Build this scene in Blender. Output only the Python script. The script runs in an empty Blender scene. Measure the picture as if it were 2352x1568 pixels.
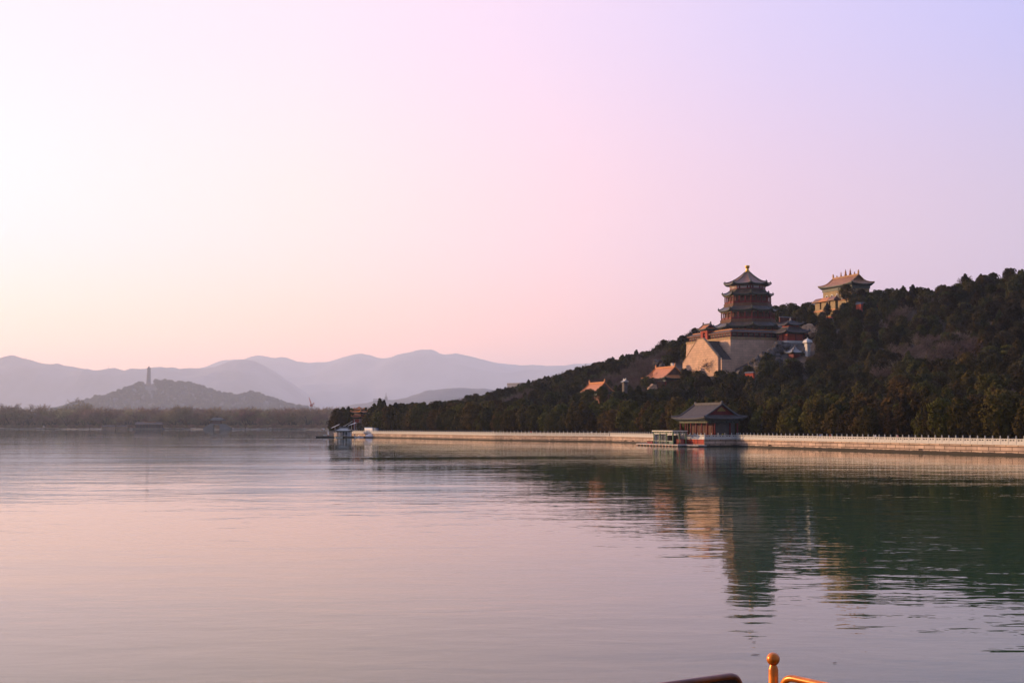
import bpy, math, random
import numpy as np
from mathutils import Vector, Matrix, noise

# ------------------------------------------------------------------ camera, sky, sun, exposure
SC = bpy.context.scene
COL = SC.collection
KS = 2352.0 / 4096.0          # photo pixels -> working units (2352 wide)
F = 2953.0                    # focal length in working units
HC = 6.0                      # camera height above the lake
TH = math.atan(193.9 / F)     # upward pitch
CT, ST = math.cos(TH), math.sin(TH)

cam_d = bpy.data.cameras.new("camera")
cam = bpy.data.objects.new("camera", cam_d)
COL.objects.link(cam)
cam.location = (0, 0, HC)
cam.rotation_euler = (math.radians(90) + TH, 0, 0)
cam_d.sensor_width = 36.0
cam_d.lens = 36.0 * F / 2352.0
cam_d.clip_start = 0.2
cam_d.clip_end = 80000
SC.camera = cam

SUN_AZ, SUN_EL = math.radians(-70), math.radians(11)     # azimuth from +Y, negative = left
world = bpy.data.worlds.new("World")
SC.world = world
world.use_nodes = True
wt = world.node_tree
wt.nodes.clear()
def wn(t, **k):
    n = wt.nodes.new(t)
    for a, b in k.items():
        setattr(n, a, b)
    return n
def wmath(op, a, b=None, clamp=False):
    n = wn('ShaderNodeMath', operation=op)
    n.use_clamp = clamp
    for i, x in enumerate((a, b)):
        if x is None:
            continue
        if isinstance(x, (int, float)):
            n.inputs[i].default_value = x
        else:
            wt.links.new(x, n.inputs[i])
    return n.outputs[0]
def wramp(fac, stops, interp='LINEAR'):
    n = wn('ShaderNodeValToRGB')
    cr = n.color_ramp
    cr.interpolation = interp
    while len(cr.elements) < len(stops):
        cr.elements.new(0.5)
    for e, (p, c) in zip(cr.elements, stops):
        e.position = p
        e.color = (*c, 1)
    wt.links.new(fac, n.inputs[0])
    return n.outputs[0]
def wmix(fac, a, b, mode='MIX'):
    n = wn('ShaderNodeMix', data_type='RGBA', blend_type=mode)
    n.clamp_result = False
    for s, x in ((n.inputs[0], fac), (n.inputs[6], a), (n.inputs[7], b)):
        if isinstance(x, (int, float)):
            s.default_value = x
        elif isinstance(x, tuple):
            s.default_value = (*x, 1)
        else:
            wt.links.new(x, s)
    return n.outputs[2]
def wsmooth(x, a, b, lo=0.0, hi=1.0):
    n = wn('ShaderNodeMapRange', interpolation_type='SMOOTHSTEP')
    wt.links.new(x, n.inputs[0])
    for i, v in enumerate((a, b, lo, hi)):
        n.inputs[i + 1].default_value = v
    return n.outputs[0]
tc = wn('ShaderNodeTexCoord')
sp = wn('ShaderNodeSeparateXYZ')
wt.links.new(tc.outputs['Generated'], sp.inputs[0])
X, Y, Z = sp.outputs
hyp = wmath('MAXIMUM', wmath('SQRT', wmath('ADD', wmath('MULTIPLY', X, X), wmath('MULTIPLY', Y, Y))), 1e-4)
az = wmath('DIVIDE', X, hyp)
fr = wmath('DIVIDE', Y, hyp)
azf = wmath('ADD', wmath('MULTIPLY', az, 0.5), 0.5)
SKY_LOW = [(0.0, (3.0, 1.6, .65)), (0.31, (2.6, 1.24, .62)), (0.42, (2.3, .95, .45)), (0.52, (1.6, .66, .42)), (0.62, (.85, .46, .52)), (0.70, (.60, .40, .55)), (1.0, (.5, .45, .60))]
SKY_MID = [(0.0, (1.7, 1.2, 1.05)), (0.31, (1.5, 1.03, 1.04)), (0.42, (1.42, .92, .86)), (0.52, (1.13, .73, .79)), (0.56, (1.0, .66, .77)), (0.61, (.86, .595, .75)), (0.70, (.64, .52, .70)), (1.0, (.5, .50, .75))]
SKY_TOP = [(0.0, (1.15, 1.0, 1.1)), (0.31, (1.08, .87, .95)), (0.42, (1.04, .81, .93)), (0.50, (.95, .72, .92)), (0.55, (.84, .665, .915)), (0.60, (.71, .605, .92)), (0.70, (.51, .51, .92)), (1.0, (.42, .48, .95))]
low, mid, top = wramp(azf, SKY_LOW), wramp(azf, SKY_MID), wramp(azf, SKY_TOP)
c = wmix(wsmooth(Z, 0.01, 0.15), low, mid)
c = wmix(wsmooth(Z, 0.13, 0.32), c, top)
c = wmix(wsmooth(Z, 0.30, 0.85), c, (.50, .66, 1.30))
c = wmix(wsmooth(fr, 0.45, -0.5), c, (.20, .25, .46))
c = wmix(1.0, c, (10.0, 10.0, 10.0), 'MULTIPLY')
sky = wn('ShaderNodeTexSky', sky_type='NISHITA')
sky.sun_disc = False
sky.sun_elevation = SUN_EL
sky.sun_rotation = SUN_AZ
sky.dust_density = 3.0
sky.air_density = 1.5
c = wmix(0.12, c, sky.outputs[0])
bg = wn('ShaderNodeBackground')
bg.inputs[1].default_value = 0.1
wt.links.new(c, bg.inputs[0])
wo = wn('ShaderNodeOutputWorld')
wt.links.new(bg.outputs[0], wo.inputs[0])

sun_d = bpy.data.lights.new("sun", 'SUN')
sun_d.energy = 5.0
sun_d.angle = math.radians(0.8)
sun_d.color = (1.0, 0.62, 0.33)
sun = bpy.data.objects.new("sun", sun_d)
COL.objects.link(sun)
sdir = Vector((math.sin(SUN_AZ) * math.cos(SUN_EL), math.cos(SUN_AZ) * math.cos(SUN_EL), math.sin(SUN_EL)))
sun.rotation_euler = (-sdir).to_track_quat('-Z', 'Y').to_euler()

SC.view_settings.view_transform = 'Standard'
SC.view_settings.look = 'None'
SC.view_settings.exposure = 0.3
SC.view_settings.gamma = 1.0
SC.cycles.use_denoising = True
SC.cycles.max_bounces = 10
SC.cycles.diffuse_bounces = 3
SC.cycles.glossy_bounces = 3
SC.cycles.transparent_max_bounces = 6
SC.cycles.volume_bounces = 8
SC.cycles.caustics_reflective = False
SC.cycles.caustics_refractive = False

# ------------------------------------------------------------------ geometry of the view
def ray(px, py):
    r, u = (px - 1176) / F, (784 - py) / F
    return (r, CT - u * ST, ST + u * CT)
def at(px, py, Yd):
    d = ray(px, py)
    t = Yd / d[1]
    return Vector((d[0] * t, Yd, HC + d[2] * t))
def ats(sx, sy, Yd):
    return at(sx * KS, sy * KS, Yd)
def onz(px, py, z=0.0):
    d = ray(px, py)
    t = (z - HC) / d[2]
    return Vector((d[0] * t, d[1] * t, z))
def proj(x, y, z):
    dz = z - HC
    dep = y * CT + dz * ST
    up = -y * ST + dz * CT
    return 1176 + F * x / dep, 784 - F * up / dep
W2 = Vector((-.35, .937)).normalized()      # "west", along the shore
N2 = Vector((W2.y, -W2.x))                  # "north", inland
E2 = -W2
ROT = math.atan2(E2.y, E2.x)                # local X = east, local Y = north
def loc2(o, x, y):
    return Vector((o[0] + E2.x * x + N2.x * y, o[1] + E2.y * x + N2.y * y))
def local_x(o, y, sx):
    """local east coordinate at local north y that is seen at photo column sx"""
    k = (sx * KS - 1176) / F
    ax, ay = o[0] + N2.x * y, o[1] + N2.y * y
    return (k * ay - ax) / (E2.x - k * E2.y)

# ------------------------------------------------------------------ materials
MATS = {}
def mat(name, col, rough=0.85, var=0.3, scale=0.6, col2=None, rnd=0.0, metal=0.0, spec=0.25, detail=4.0, bump=0.0, stretch=None):
    if name in MATS:
        return MATS[name]
    m = bpy.data.materials.new(name)
    m.use_nodes = True
    t = m.node_tree
    N, L = t.nodes, t.links
    p = N['Principled BSDF']
    p.inputs['Roughness'].default_value = rough
    p.inputs['Metallic'].default_value = metal
    p.inputs['Specular IOR Level'].default_value = spec
    co = N.new('ShaderNodeTexCoord')
    src = co.outputs['Object']
    if stretch:
        mp = N.new('ShaderNodeMapping')
        mp.inputs['Scale'].default_value = stretch
        L.new(src, mp.inputs[0])
        src = mp.outputs[0]
    nz = N.new('ShaderNodeTexNoise')
    nz.inputs['Scale'].default_value = scale
    nz.inputs['Detail'].default_value = detail
    nz.inputs['Roughness'].default_value = 0.62
    L.new(src, nz.inputs['Vector'])
    cr = N.new('ShaderNodeValToRGB')
    a = tuple(max(0, x * (1 - var)) for x in col)
    b = tuple(x * (1 + var) for x in (col2 or col))
    cr.color_ramp.elements[0].position = 0.33
    cr.color_ramp.elements[1].position = 0.67
    cr.color_ramp.elements[0].color = (*a, 1)
    cr.color_ramp.elements[1].color = (*b, 1)
    L.new(nz.outputs[0], cr.inputs[0])
    out = cr.outputs[0]
    if rnd:
        oi = N.new('ShaderNodeObjectInfo')
        hs = N.new('ShaderNodeHueSaturation')
        mr = N.new('ShaderNodeMapRange')
        L.new(oi.outputs['Random'], mr.inputs[0])
        mr.inputs[3].default_value = 1 - rnd
        mr.inputs[4].default_value = 1 + rnd
        L.new(mr.outputs[0], hs.inputs['Value'])
        ml = N.new('ShaderNodeMath'); ml.operation = 'MULTIPLY'; ml.inputs[1].default_value = 7.31
        fr_ = N.new('ShaderNodeMath'); fr_.operation = 'FRACT'
        L.new(oi.outputs['Random'], ml.inputs[0]); L.new(ml.outputs[0], fr_.inputs[0])
        m2 = N.new('ShaderNodeMapRange')
        L.new(fr_.outputs[0], m2.inputs[0])
        m2.inputs[3].default_value = 0.465
        m2.inputs[4].default_value = 0.545
        L.new(m2.outputs[0], hs.inputs['Hue'])
        L.new(out, hs.inputs['Color'])
        out = hs.outputs[0]
    L.new(out, p.inputs['Base Color'])
    if bump:
        bp = N.new('ShaderNodeBump')
        bp.inputs['Strength'].default_value = bump
        bp.inputs['Distance'].default_value = 0.3
        L.new(nz.outputs[0], bp.inputs['Height'])
        L.new(bp.outputs[0], p.inputs['Normal'])
    MATS[name] = m
    return m

def brick_mat(name, c1, c2, mortar, bw, bh, ms=0.03, uv=True, wet=None, rough=0.85, bias=0.0, mott=.3):
    m = bpy.data.materials.new(name)
    m.use_nodes = True
    N, L = m.node_tree.nodes, m.node_tree.links
    p = N['Principled BSDF']
    p.inputs['Roughness'].default_value = rough
    p.inputs['Specular IOR Level'].default_value = 0.2
    co = N.new('ShaderNodeTexCoord')
    br = N.new('ShaderNodeTexBrick')
    br.inputs['Scale'].default_value = 1.0
    br.inputs['Color1'].default_value = (*c1, 1)
    br.inputs['Color2'].default_value = (*c2, 1)
    br.inputs['Mortar'].default_value = (*mortar, 1)
    br.inputs['Brick Width'].default_value = bw
    br.inputs['Row Height'].default_value = bh
    br.inputs['Mortar Size'].default_value = ms
    br.inputs['Mortar Smooth'].default_value = 0.3
    br.inputs['Bias'].default_value = bias
    L.new(co.outputs['UV'] if uv else co.outputs['Object'], br.inputs['Vector'])
    nz = N.new('ShaderNodeTexNoise')
    nz.inputs['Scale'].default_value = 0.35
    nz.inputs['Detail'].default_value = 6
    L.new(co.outputs['Object'], nz.inputs['Vector'])
    cr = N.new('ShaderNodeValToRGB')
    cr.color_ramp.elements[0].color = (1 - mott, 1 - mott, 1 - mott, 1)
    cr.color_ramp.elements[1].color = (1 + mott * .8, 1 + mott * .65, 1 + mott * .5, 1)
    cr.color_ramp.elements[0].position = .3
    cr.color_ramp.elements[1].position = .7
    L.new(nz.outputs[0], cr.inputs[0])
    mx = N.new('ShaderNodeMix'); mx.data_type = 'RGBA'; mx.blend_type = 'MULTIPLY'
    mx.inputs[0].default_value = 1.0
    L.new(br.outputs[0], mx.inputs[6]); L.new(cr.outputs[0], mx.inputs[7])
    out = mx.outputs[2]
    if wet:
        sx = N.new('ShaderNodeSeparateXYZ')
        L.new(co.outputs['Object'], sx.inputs[0])
        n2 = N.new('ShaderNodeTexNoise'); n2.inputs['Scale'].default_value = 0.5; n2.inputs['Detail'].default_value = 5
        L.new(co.outputs['Object'], n2.inputs['Vector'])
        ad = N.new('ShaderNodeMath'); ad.operation = 'MULTIPLY_ADD'
        L.new(n2.outputs[0], ad.inputs[0]); ad.inputs[1].default_value = -0.5
        L.new(sx.outputs[2], ad.inputs[2])
        mr = N.new('ShaderNodeMapRange')
        L.new(ad.outputs[0], mr.inputs[0])
        mr.inputs[1].default_value = wet - .3
        mr.inputs[2].default_value = wet - .15
        m3 = N.new('ShaderNodeMix'); m3.data_type = 'RGBA'
        L.new(mr.outputs[0], m3.inputs[0])
        m3.inputs[6].default_value = (.05, .04, .03, 1)
        L.new(out, m3.inputs[7])
        out = m3.outputs[2]
    L.new(out, p.inputs['Base Color'])
    MATS[name] = m
    return m

# ------------------------------------------------------------------ mesh builder
class MB:
    def __init__(s):
        s.v, s.f, s.uv = [], [], {}
    def add(s, vs, fs):
        o = len(s.v)
        s.v += [tuple(x) for x in vs]
        s.f += [tuple(i + o for i in q) for q in fs]
        return s
    def poly(s, pts):
        return s.add(pts, [tuple(range(len(pts)))])
    def box(s, x0, x1, y0, y1, z0, z1, tx=0.0, ty=0.0):
        """box; tx, ty taper the top inwards"""
        v = [(x0, y0, z0), (x1, y0, z0), (x1, y1, z0), (x0, y1, z0),
             (x0 + tx, y0 + ty, z1), (x1 - tx, y0 + ty, z1), (x1 - tx, y1 - ty, z1), (x0 + tx, y1 - ty, z1)]
        return s.add(v, [(3, 2, 1, 0), (4, 5, 6, 7), (0, 1, 5, 4), (1, 2, 6, 5), (2, 3, 7, 6), (3, 0, 4, 7)])
    def obox(s, c, ax, ay, hx, hy, z0, z1):
        """box with arbitrary horizontal axes"""
        ax, ay = Vector(ax), Vector(ay)
        q = [(-hx, -hy), (hx, -hy), (hx, hy), (-hx, hy)]
        v = [(c[0] + ax.x * a + ay.x * b, c[1] + ax.y * a + ay.y * b, z) for z in (z0, z1) for a, b in q]
        return s.add(v, [(3, 2, 1, 0), (4, 5, 6, 7), (0, 1, 5, 4), (1, 2, 6, 5), (2, 3, 7, 6), (3, 0, 4, 7)])
    def rings(s, rs, closed=True, cap0=False, cap1=False):
        n = len(rs[0])
        o = len(s.v)
        for r in rs:
            s.v += [tuple(p) for p in r]
        for i in range(len(rs) - 1):
            for j in range(n if closed else n - 1):
                k = (j + 1) % n
                s.f.append((o + i * n + j, o + i * n + k, o + (i + 1) * n + k, o + (i + 1) * n + j))
        if cap0:
            s.f.append(tuple(o + j for j in reversed(range(n))))
        if cap1:
            s.f.append(tuple(o + (len(rs) - 1) * n + j for j in range(n)))
        return s
    def lathe(s, prof, n=12, c=(0, 0, 0), rot=0.0):
        rs = [[(c[0] + r * math.cos(rot + 2 * math.pi * k / n), c[1] + r * math.sin(rot + 2 * math.pi * k / n), c[2] + z) for k in range(n)] for r, z in prof]
        return s.rings(rs, True, True, True)
    def tube(s, pts, rad, n=6):
        pts = [Vector(p) for p in pts]
        rs = []
        if not hasattr(rad, '__len__'):
            rad = [rad] * len(pts)
        ref = Vector((0, 0, 1))
        for i, p in enumerate(pts):
            d = (pts[min(i + 1, len(pts) - 1)] - pts[max(i - 1, 0)])
            if d.length < 1e-9:
                d = Vector((0, 0, 1))
            d.normalize()
            a = d.cross(ref)
            if a.length < 0.05:
                a = d.cross(Vector((1, 0, 0)))
            a.normalize()
            b = d.cross(a)
            rs.append([p + (a * math.cos(2 * math.pi * k / n) + b * math.sin(2 * math.pi * k / n)) * rad[i] for k in range(n)])
        return s.rings(rs, True, True, True)
    def prism(s, poly, y0, y1):
        """polygon in X-Z, extruded along Y"""
        n = len(poly)
        v = [(x, y0, z) for x, z in poly] + [(x, y1, z) for x, z in poly]
        f = [tuple(range(n)), tuple(reversed(range(n, 2 * n)))] + [(i, i + n, (i + 1) % n + n, (i + 1) % n) for i in range(n)]
        return s.add(v, f)
    def build(s, name, material, parent=None, smooth=False, fixn=True):
        me = bpy.data.meshes.new(name)
        me.from_pydata(s.v, [], s.f)
        if fixn:
            import bmesh
            bm = bmesh.new(); bm.from_mesh(me)
            bmesh.ops.recalc_face_normals(bm, faces=bm.faces)
            bm.to_mesh(me); bm.free()
        if smooth:
            me.polygons.foreach_set('use_smooth', [True] * len(me.polygons))
        me.materials.append(material)
        o = bpy.data.objects.new(name, me)
        COL.objects.link(o)
        if parent is not None:
            o.parent = parent
        return o

def tag(o, label=None, cat=None, group=None, kind=None):
    if label: o['label'] = label
    if cat: o['category'] = cat
    if group: o['group'] = group
    if kind: o['kind'] = kind
    return o
def thing(name, label, cat, loc=(0, 0, 0), rz=0.0, group=None):
    o = bpy.data.objects.new(name, None)
    COL.objects.link(o)
    o.location = loc
    o.rotation_euler = (0, 0, rz)
    return tag(o, label, cat, group)
def link_mesh(name, me, parent=None, loc=(0, 0, 0), rz=0.0, scale=None):
    o = bpy.data.objects.new(name, me)
    COL.objects.link(o)
    o.location = loc
    o.rotation_euler = (0, 0, rz)
    if scale is not None:
        o.scale = scale
    if parent is not None:
        o.parent = parent
    return o

def arrays_mesh(name, verts, quads, material, matidx=None):
    """fast quad mesh from numpy arrays"""
    me = bpy.data.meshes.new(name)
    nv, nf = len(verts), len(quads)
    k = quads.shape[1]
    me.vertices.add(nv)
    me.vertices.foreach_set('co', np.ascontiguousarray(verts, dtype=np.float32).ravel())
    me.loops.add(nf * k)
    me.loops.foreach_set('vertex_index', np.ascontiguousarray(quads, dtype=np.int32).ravel())
    me.polygons.add(nf)
    me.polygons.foreach_set('loop_start', np.arange(0, nf * k, k, dtype=np.int32))
    me.polygons.foreach_set('loop_total', np.full(nf, k, dtype=np.int32))
    for m in (material if isinstance(material, (list, tuple)) else [material]):
        me.materials.append(m)
    if matidx is not None:
        me.polygons.foreach_set('material_index', np.ascontiguousarray(matidx, dtype=np.int32))
    me.update(calc_edges=True)
    return me

# ------------------------------------------------------------------ palette
STONE = mat('pale_stone', (.47, .39, .31), .85, .22, .5)
STONE_W = mat('white_marble', (.58, .54, .48), .75, .15, .9)
STONE_G = mat('grey_stone', (.23, .21, .19), .9, .3, .5)
RED = mat('red_lacquer', (.17, .016, .016), .6, .3, .8)
REDW = mat('red_plaster', (.36, .055, .03), .8, .22, .4)
DARKW = mat('dark_lattice', (.045, .022, .016), .8, .4, 1.2)
GOLD = mat('gilded_bronze', (.80, .42, .07), .35, .2, .6, metal=.75)
TILE_Y = mat('amber_glazed_tile', (.24, .115, .06), .5, .28, .8, col2=(.22, .10, .055), stretch=(1, 1, .4))
TILE_B = mat('green_brown_glazed_tile', (.060, .056, .050), .42, .35, .5, col2=(.085, .060, .048), stretch=(1, 1, .4), spec=.4)
TILE_O = mat('orange_glazed_tile', (.52, .19, .045), .5, .22, .9, col2=(.46, .15, .04))
TILE_G = mat('green_glazed_tile', (.075, .085, .055), .45, .3, 1.0)
TILE_GREY = mat('grey_roof_tile', (.066, .053, .047), .8, .3, .9)
RIDGE_GREY = mat('grey_ridge_tile', (.105, .095, .092), .8, .2, .9)
BRACK = mat('painted_brackets', (.055, .06, .05), .8, .55, 1.6, col2=(.06, .075, .075))
FRIEZE = mat('painted_frieze', (.24, .17, .08), .8, .45, 1.4)
BROWNB = mat('ochre_band', (.13, .065, .036), .8, .25, .8)
GLAZE_W = mat('yellow_green_glazed_wall', (.27, .14, .035), .5, .45, 1.4, col2=(.22, .15, .05))
WHITEP = mat('white_paint', (.72, .70, .68), .6, .08, .8)
GREENP = mat('green_paint', (.10, .17, .08), .6, .2, .8)
GLASSD = mat('dark_window', (.03, .035, .03), .2, .3, .8, spec=.5)
BARK = mat('bark', (.06, .045, .035), .95, .3, 1.5)
WOODB = mat('weathered_planks', (.22, .17, .13), .9, .3, .7)

# ------------------------------------------------------------------ shoreline and hill
SH = [(190, 15, 215), (101, 264, 215), (88.8, 298, 215), (71, 354, 215), (36.8, 483, 215), (-7.1, 537, 215),
      (-29, 581, 215), (-58.3, 640, 212), (-97, 702, 205), (-108, 770, 178), (-118, 850, 145), (-128, 930, 112), (-150, 1100, 80)]
SKYL = [(0, 975), (758, 975), (860, 960), (1000, 935), (1130, 908), (1180, 893), (1245, 876), (1330, 852), (1420, 829), (1500, 806), (1560, 787), (1650, 745),
        (1720, 722), (1800, 706), (1870, 692), (1940, 690), (2010, 668), (2080, 664), (2120, 651), (2200, 645), (2240, 640), (2300, 624), (2352, 612), (4000, 560)]
SHc = np.array([p[0] * W2.x + p[1] * W2.y for p in SH])
SHv = np.array([p[0] * N2.x + p[1] * N2.y for p in SH])
SHr = np.array([p[2] for p in SH], float)
RID = []
for (x, y, vr) in SH:
    P = (x + N2.x * vr, y + N2.y * vr)
    px, _ = proj(P[0], P[1], 40)
    py = np.interp(px, [a for a, b in SKYL], [b for a, b in SKYL])
    z = at(px, py, P[1]).z
    RID.append(max(3.0, z - 8.0))
RID = np.array(RID)
LEDGE = 2.28
def terr(x, y):
    c = x * W2.x + y * W2.y
    v = x * N2.x + y * N2.y - np.interp(c, SHc, SHv)
    vr = np.interp(c, SHc, SHr)
    R = np.interp(c, SHc, RID)
    t = (v - 24.0) / np.maximum(vr - 24.0, 10.0)
    up = np.clip(t, 0, 1)
    h = LEDGE + (R - LEDGE) * (0.78 * up ** 1.3 + 0.22 * up * up * (3 - 2 * up))
    over = np.clip(t - 1.0, 0, 3)
    h = np.where(t > 1, np.maximum(LEDGE, R - 26 * over ** 1.3), h)
    h = h + np.where(t > 0, np.sin(x * .061 + y * .043) * np.cos(x * .037 - y * .071) * 1.3 * np.clip(t * 4, 0, 1), 0)
    return np.where(v < 0.3, -3.0, h), v, c

def hit(sx, sy, y0=330.0, y1=900.0, lift=0.0):
    """first point of the slope seen at a photo pixel"""
    for Yd in np.arange(y0, y1, 1.0):
        p = ats(sx, sy, Yd)
        h, v, c = terr(p.x, p.y)
        if v > 20 and p.z <= h + lift:
            return p
    return ats(sx, sy, 600)

def grid_mesh(name, P, material, smooth=True):
    nu, nv = P.shape[:2]
    idx = np.arange(nu * nv).reshape(nu, nv)
    q = np.stack([idx[:-1, :-1], idx[1:, :-1], idx[1:, 1:], idx[:-1, 1:]], -1).reshape(-1, 4)
    me = arrays_mesh(name, P.reshape(-1, 3), q, material)
    if smooth:
        me.polygons.foreach_set('use_smooth', [True] * len(me.polygons))
    o = bpy.data.objects.new(name, me)
    COL.objects.link(o)
    return o

cs = np.concatenate([np.linspace(SHc[0], SHc[-1], 260)])
vs = np.concatenate([[0.45, 3, 8, 14, 20, 24], np.linspace(28, 215, 44), np.linspace(222, 520, 26)])
Pg = np.zeros((len(cs), len(vs), 3))
for i, cc in enumerate(cs):
    sv = np.interp(cc, SHc, SHv)
    xy = np.array([[W2.x * cc + N2.x * (sv + v), W2.y * cc + N2.y * (sv + v)] for v in vs])
    Pg[i, :, :2] = xy
    Pg[i, :, 2] = terr(xy[:, 0], xy[:, 1])[0]
    Pg[i, :, 2] += np.array([noise.noise(Vector((a * .05, b * .05, 0))) * 1.6 * min(1, max(0, (v - 26) / 30)) for (a, b), v in zip(xy, vs)])
Pg[:, -1, 2] = -4
HILLM = mat('dry_hillside', (.050, .036, .027), .95, .45, .12, col2=(.075, .055, .042), detail=8)
tag(grid_mesh('hill', Pg, HILLM), kind='structure')

# embankment wall
def shore_pts(c0, c1, step):
    n = max(1, round(abs(c1 - c0) / step))
    # even spacing along the arc
    fine = np.linspace(c0, c1, 600)
    fx = np.stack([W2.x * fine + N2.x * np.interp(fine, SHc, SHv), W2.y * fine + N2.y * np.interp(fine, SHc, SHv)], 1)
    al = np.concatenate([[0], np.cumsum(np.linalg.norm(np.diff(fx, axis=0), axis=1))])
    n = max(1, round(al[-1] / step))
    ss = np.linspace(0, al[-1], n + 1)
    return np.stack([np.interp(ss, al, fx[:, 0]), np.interp(ss, al, fx[:, 1])], 1)
EMB = brick_mat('embankment_blocks', (.58, .42, .32), (.44, .32, .25), (.11, .07, .045), 3.5, .86, .10, True, wet=.5)
C_END = SHc[8]
pts = shore_pts(SHc[0], C_END, 4.0)
def wall_strip(name, pts, off0, off1, z0, z1, material, parent=None):
    """wall following pts: front face off0 towards the lake, back at off1"""
    n = len(pts)
    tan = np.gradient(pts, axis=0)
    tan /= np.linalg.norm(tan, axis=1)[:, None]
    nor = np.stack([-tan[:, 1], tan[:, 0]], 1)         # lake side when walking west
    al = np.concatenate([[0], np.cumsum(np.linalg.norm(np.diff(pts, axis=0), axis=1))])
    A = pts + nor * off0
    B = pts + nor * off1
    v, f, uv = [], [], []
    for i in range(n):
        v += [(A[i][0], A[i][1], z0), (A[i][0], A[i][1], z1), (B[i][0], B[i][1], z1), (B[i][0], B[i][1], z0)]
    for i in range(n - 1):
        a, b = i * 4, i * 4 + 4
        f += [(a, b, b + 1, a + 1), (a + 1, b + 1, b + 2, a + 2), (a + 2, b + 2, b + 3, a + 3)]
        u0, u1 = al[i], al[i + 1]
        uv += [(u0, z0), (u1, z0), (u1, z1), (u0, z1)] + [(u0, z1), (u1, z1), (u1, z1 + 1), (u0, z1 + 1)] + [(u0, z0), (u1, z0), (u1, z1), (u0, z1)]
    f += [(0, 1, 2, 3), tuple(4 * (n - 1) + k for k in (3, 2, 1, 0))]
    uv += [(0, z0), (0, z1), (1, z1), (1, z0)] * 2
    me = bpy.data.meshes.new(name)
    me.from_pydata(v, [], f)
    ul = me.uv_layers.new(name='UVMap')
    for k, q in enumerate(uv):
        ul.data[k].uv = q
    me.materials.append(material)
    o = bpy.data.objects.new(name, me)
    COL.objects.link(o)
    if parent: o.parent = parent
    return o
emb = wall_strip('embankment_wall', pts, 0.0, -0.9, -1.5, LEDGE - .14, EMB)
tag(emb, 'long stone block embankment along the lake with dark wet foot', 'wall')
cop = wall_strip('coping', pts, 0.16, -1.2, LEDGE - .14, LEDGE + .02, STONE_W, emb)
# drain spouts in the embankment
for sx in (2507, 2530, 3093, 3700):
    px = sx * KS
    best = min(pts, key=lambda p: abs(proj(p[0], p[1], .6)[0] - px))
    d = Vector((-N2.x, -N2.y))
    m = MB().tube([(best[0] + N2.x * .3, best[1] + N2.y * .3, .75), (best[0] + d.x * .7, best[1] + d.y * .5, .74), (best[0] + d.x * .75, best[1] + d.y * .75, .5)], [.13, .13, .09], 6)
    m.build('drain_spout', mat('dark_iron', (.05, .035, .025), .7, .3), emb)

PROM = mat('promenade_paving', (.22, .19, .16), .9, .2, .5)
pp = shore_pts(SHc[0], C_END, 6.0)
prom = wall_strip('promenade', pp, -1.2, -7.0, LEDGE - .5, LEDGE + .06, PROM)
tag(prom, kind='structure')

# ------------------------------------------------------------------ balustrades
def post_mesh():
    m = MB()
    m.box(-.11, .11, -.11, .11, 0, 1.22)
    m.box(-.14, .14, -.14, .14, 1.22, 1.27)
    m.lathe([(.07, 1.27), (.12, 1.33), (.13, 1.48), (.115, 1.62), (.07, 1.70), (.02, 1.73)], 8)
    o = m.build('post', STONE_W)
    me = o.data
    bpy.data.objects.remove(o)
    return me
def panel_mesh():
    """unit bay, x from 0 to 1"""
    m = MB()
    m.box(0, 1, -.06, .06, 0.0, .10)
    m.box(0, 1, -.045, .045, .10, .66)
    m.box(0, 1, -.07, .07, .94, 1.10)
    m.box(0.0, .16, -.05, .05, .66, .94)
    m.box(.44, .56, -.05, .05, .66, .94)
    m.box(.84, 1.0, -.05, .05, .66, .94)
    m.box(.17, .43, -.02, .02, .88, .94)
    m.box(.57, .83, -.02, .02, .88, .94)
    o = m.build('panel', STONE_W)
    me = o.data
    bpy.data.objects.remove(o)
    return me
POST, PANEL = post_mesh(), panel_mesh()
def balustrade(label, P, z):
    r = thing('balustrade', label, 'balustrade', (P[0][0], P[0][1], z), 0, 'white stone balustrades along the lake')
    o = Vector((P[0][0], P[0][1]))
    for i in range(len(P)):
        d = Vector(P[min(i + 1, len(P) - 1)]) - Vector(P[max(i - 1, 0)])
        link_mesh('post', POST, r, (P[i][0] - o.x, P[i][1] - o.y, 0), math.atan2(d.y, d.x))
        if i < len(P) - 1:
            e = Vector(P[i + 1]) - Vector(P[i])
            L = e.length
            u = e / L
            link_mesh('panel', PANEL, r, (P[i][0] - o.x + u.x * .11, P[i][1] - o.y + u.y * .11, 0), math.atan2(e.y, e.x), (L - .22, 1, 1))
    return r
PLAT = (55.5, 372.0)                         # nearest corner of the pavilion platform
cP = PLAT[0] * W2.x + PLAT[1] * W2.y
c_frame = 112
balustrade('white stone balustrade between the grey roofed pavilion and the right edge of the picture', [tuple(p) for p in shore_pts(c_frame, cP - .6, 2.3)], LEDGE + .02)
balustrade('white stone balustrade starting just behind the green kiosk on the pontoon', [tuple(p) for p in shore_pts(cP + 26.6, SHc[4], 2.3)], LEDGE + .02)
balustrade('farthest white stone balustrade, ending at the boat dock with the white billboard', [tuple(p) for p in shore_pts(SHc[4] + .6, C_END - 4, 2.35)], LEDGE + .02)

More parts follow.
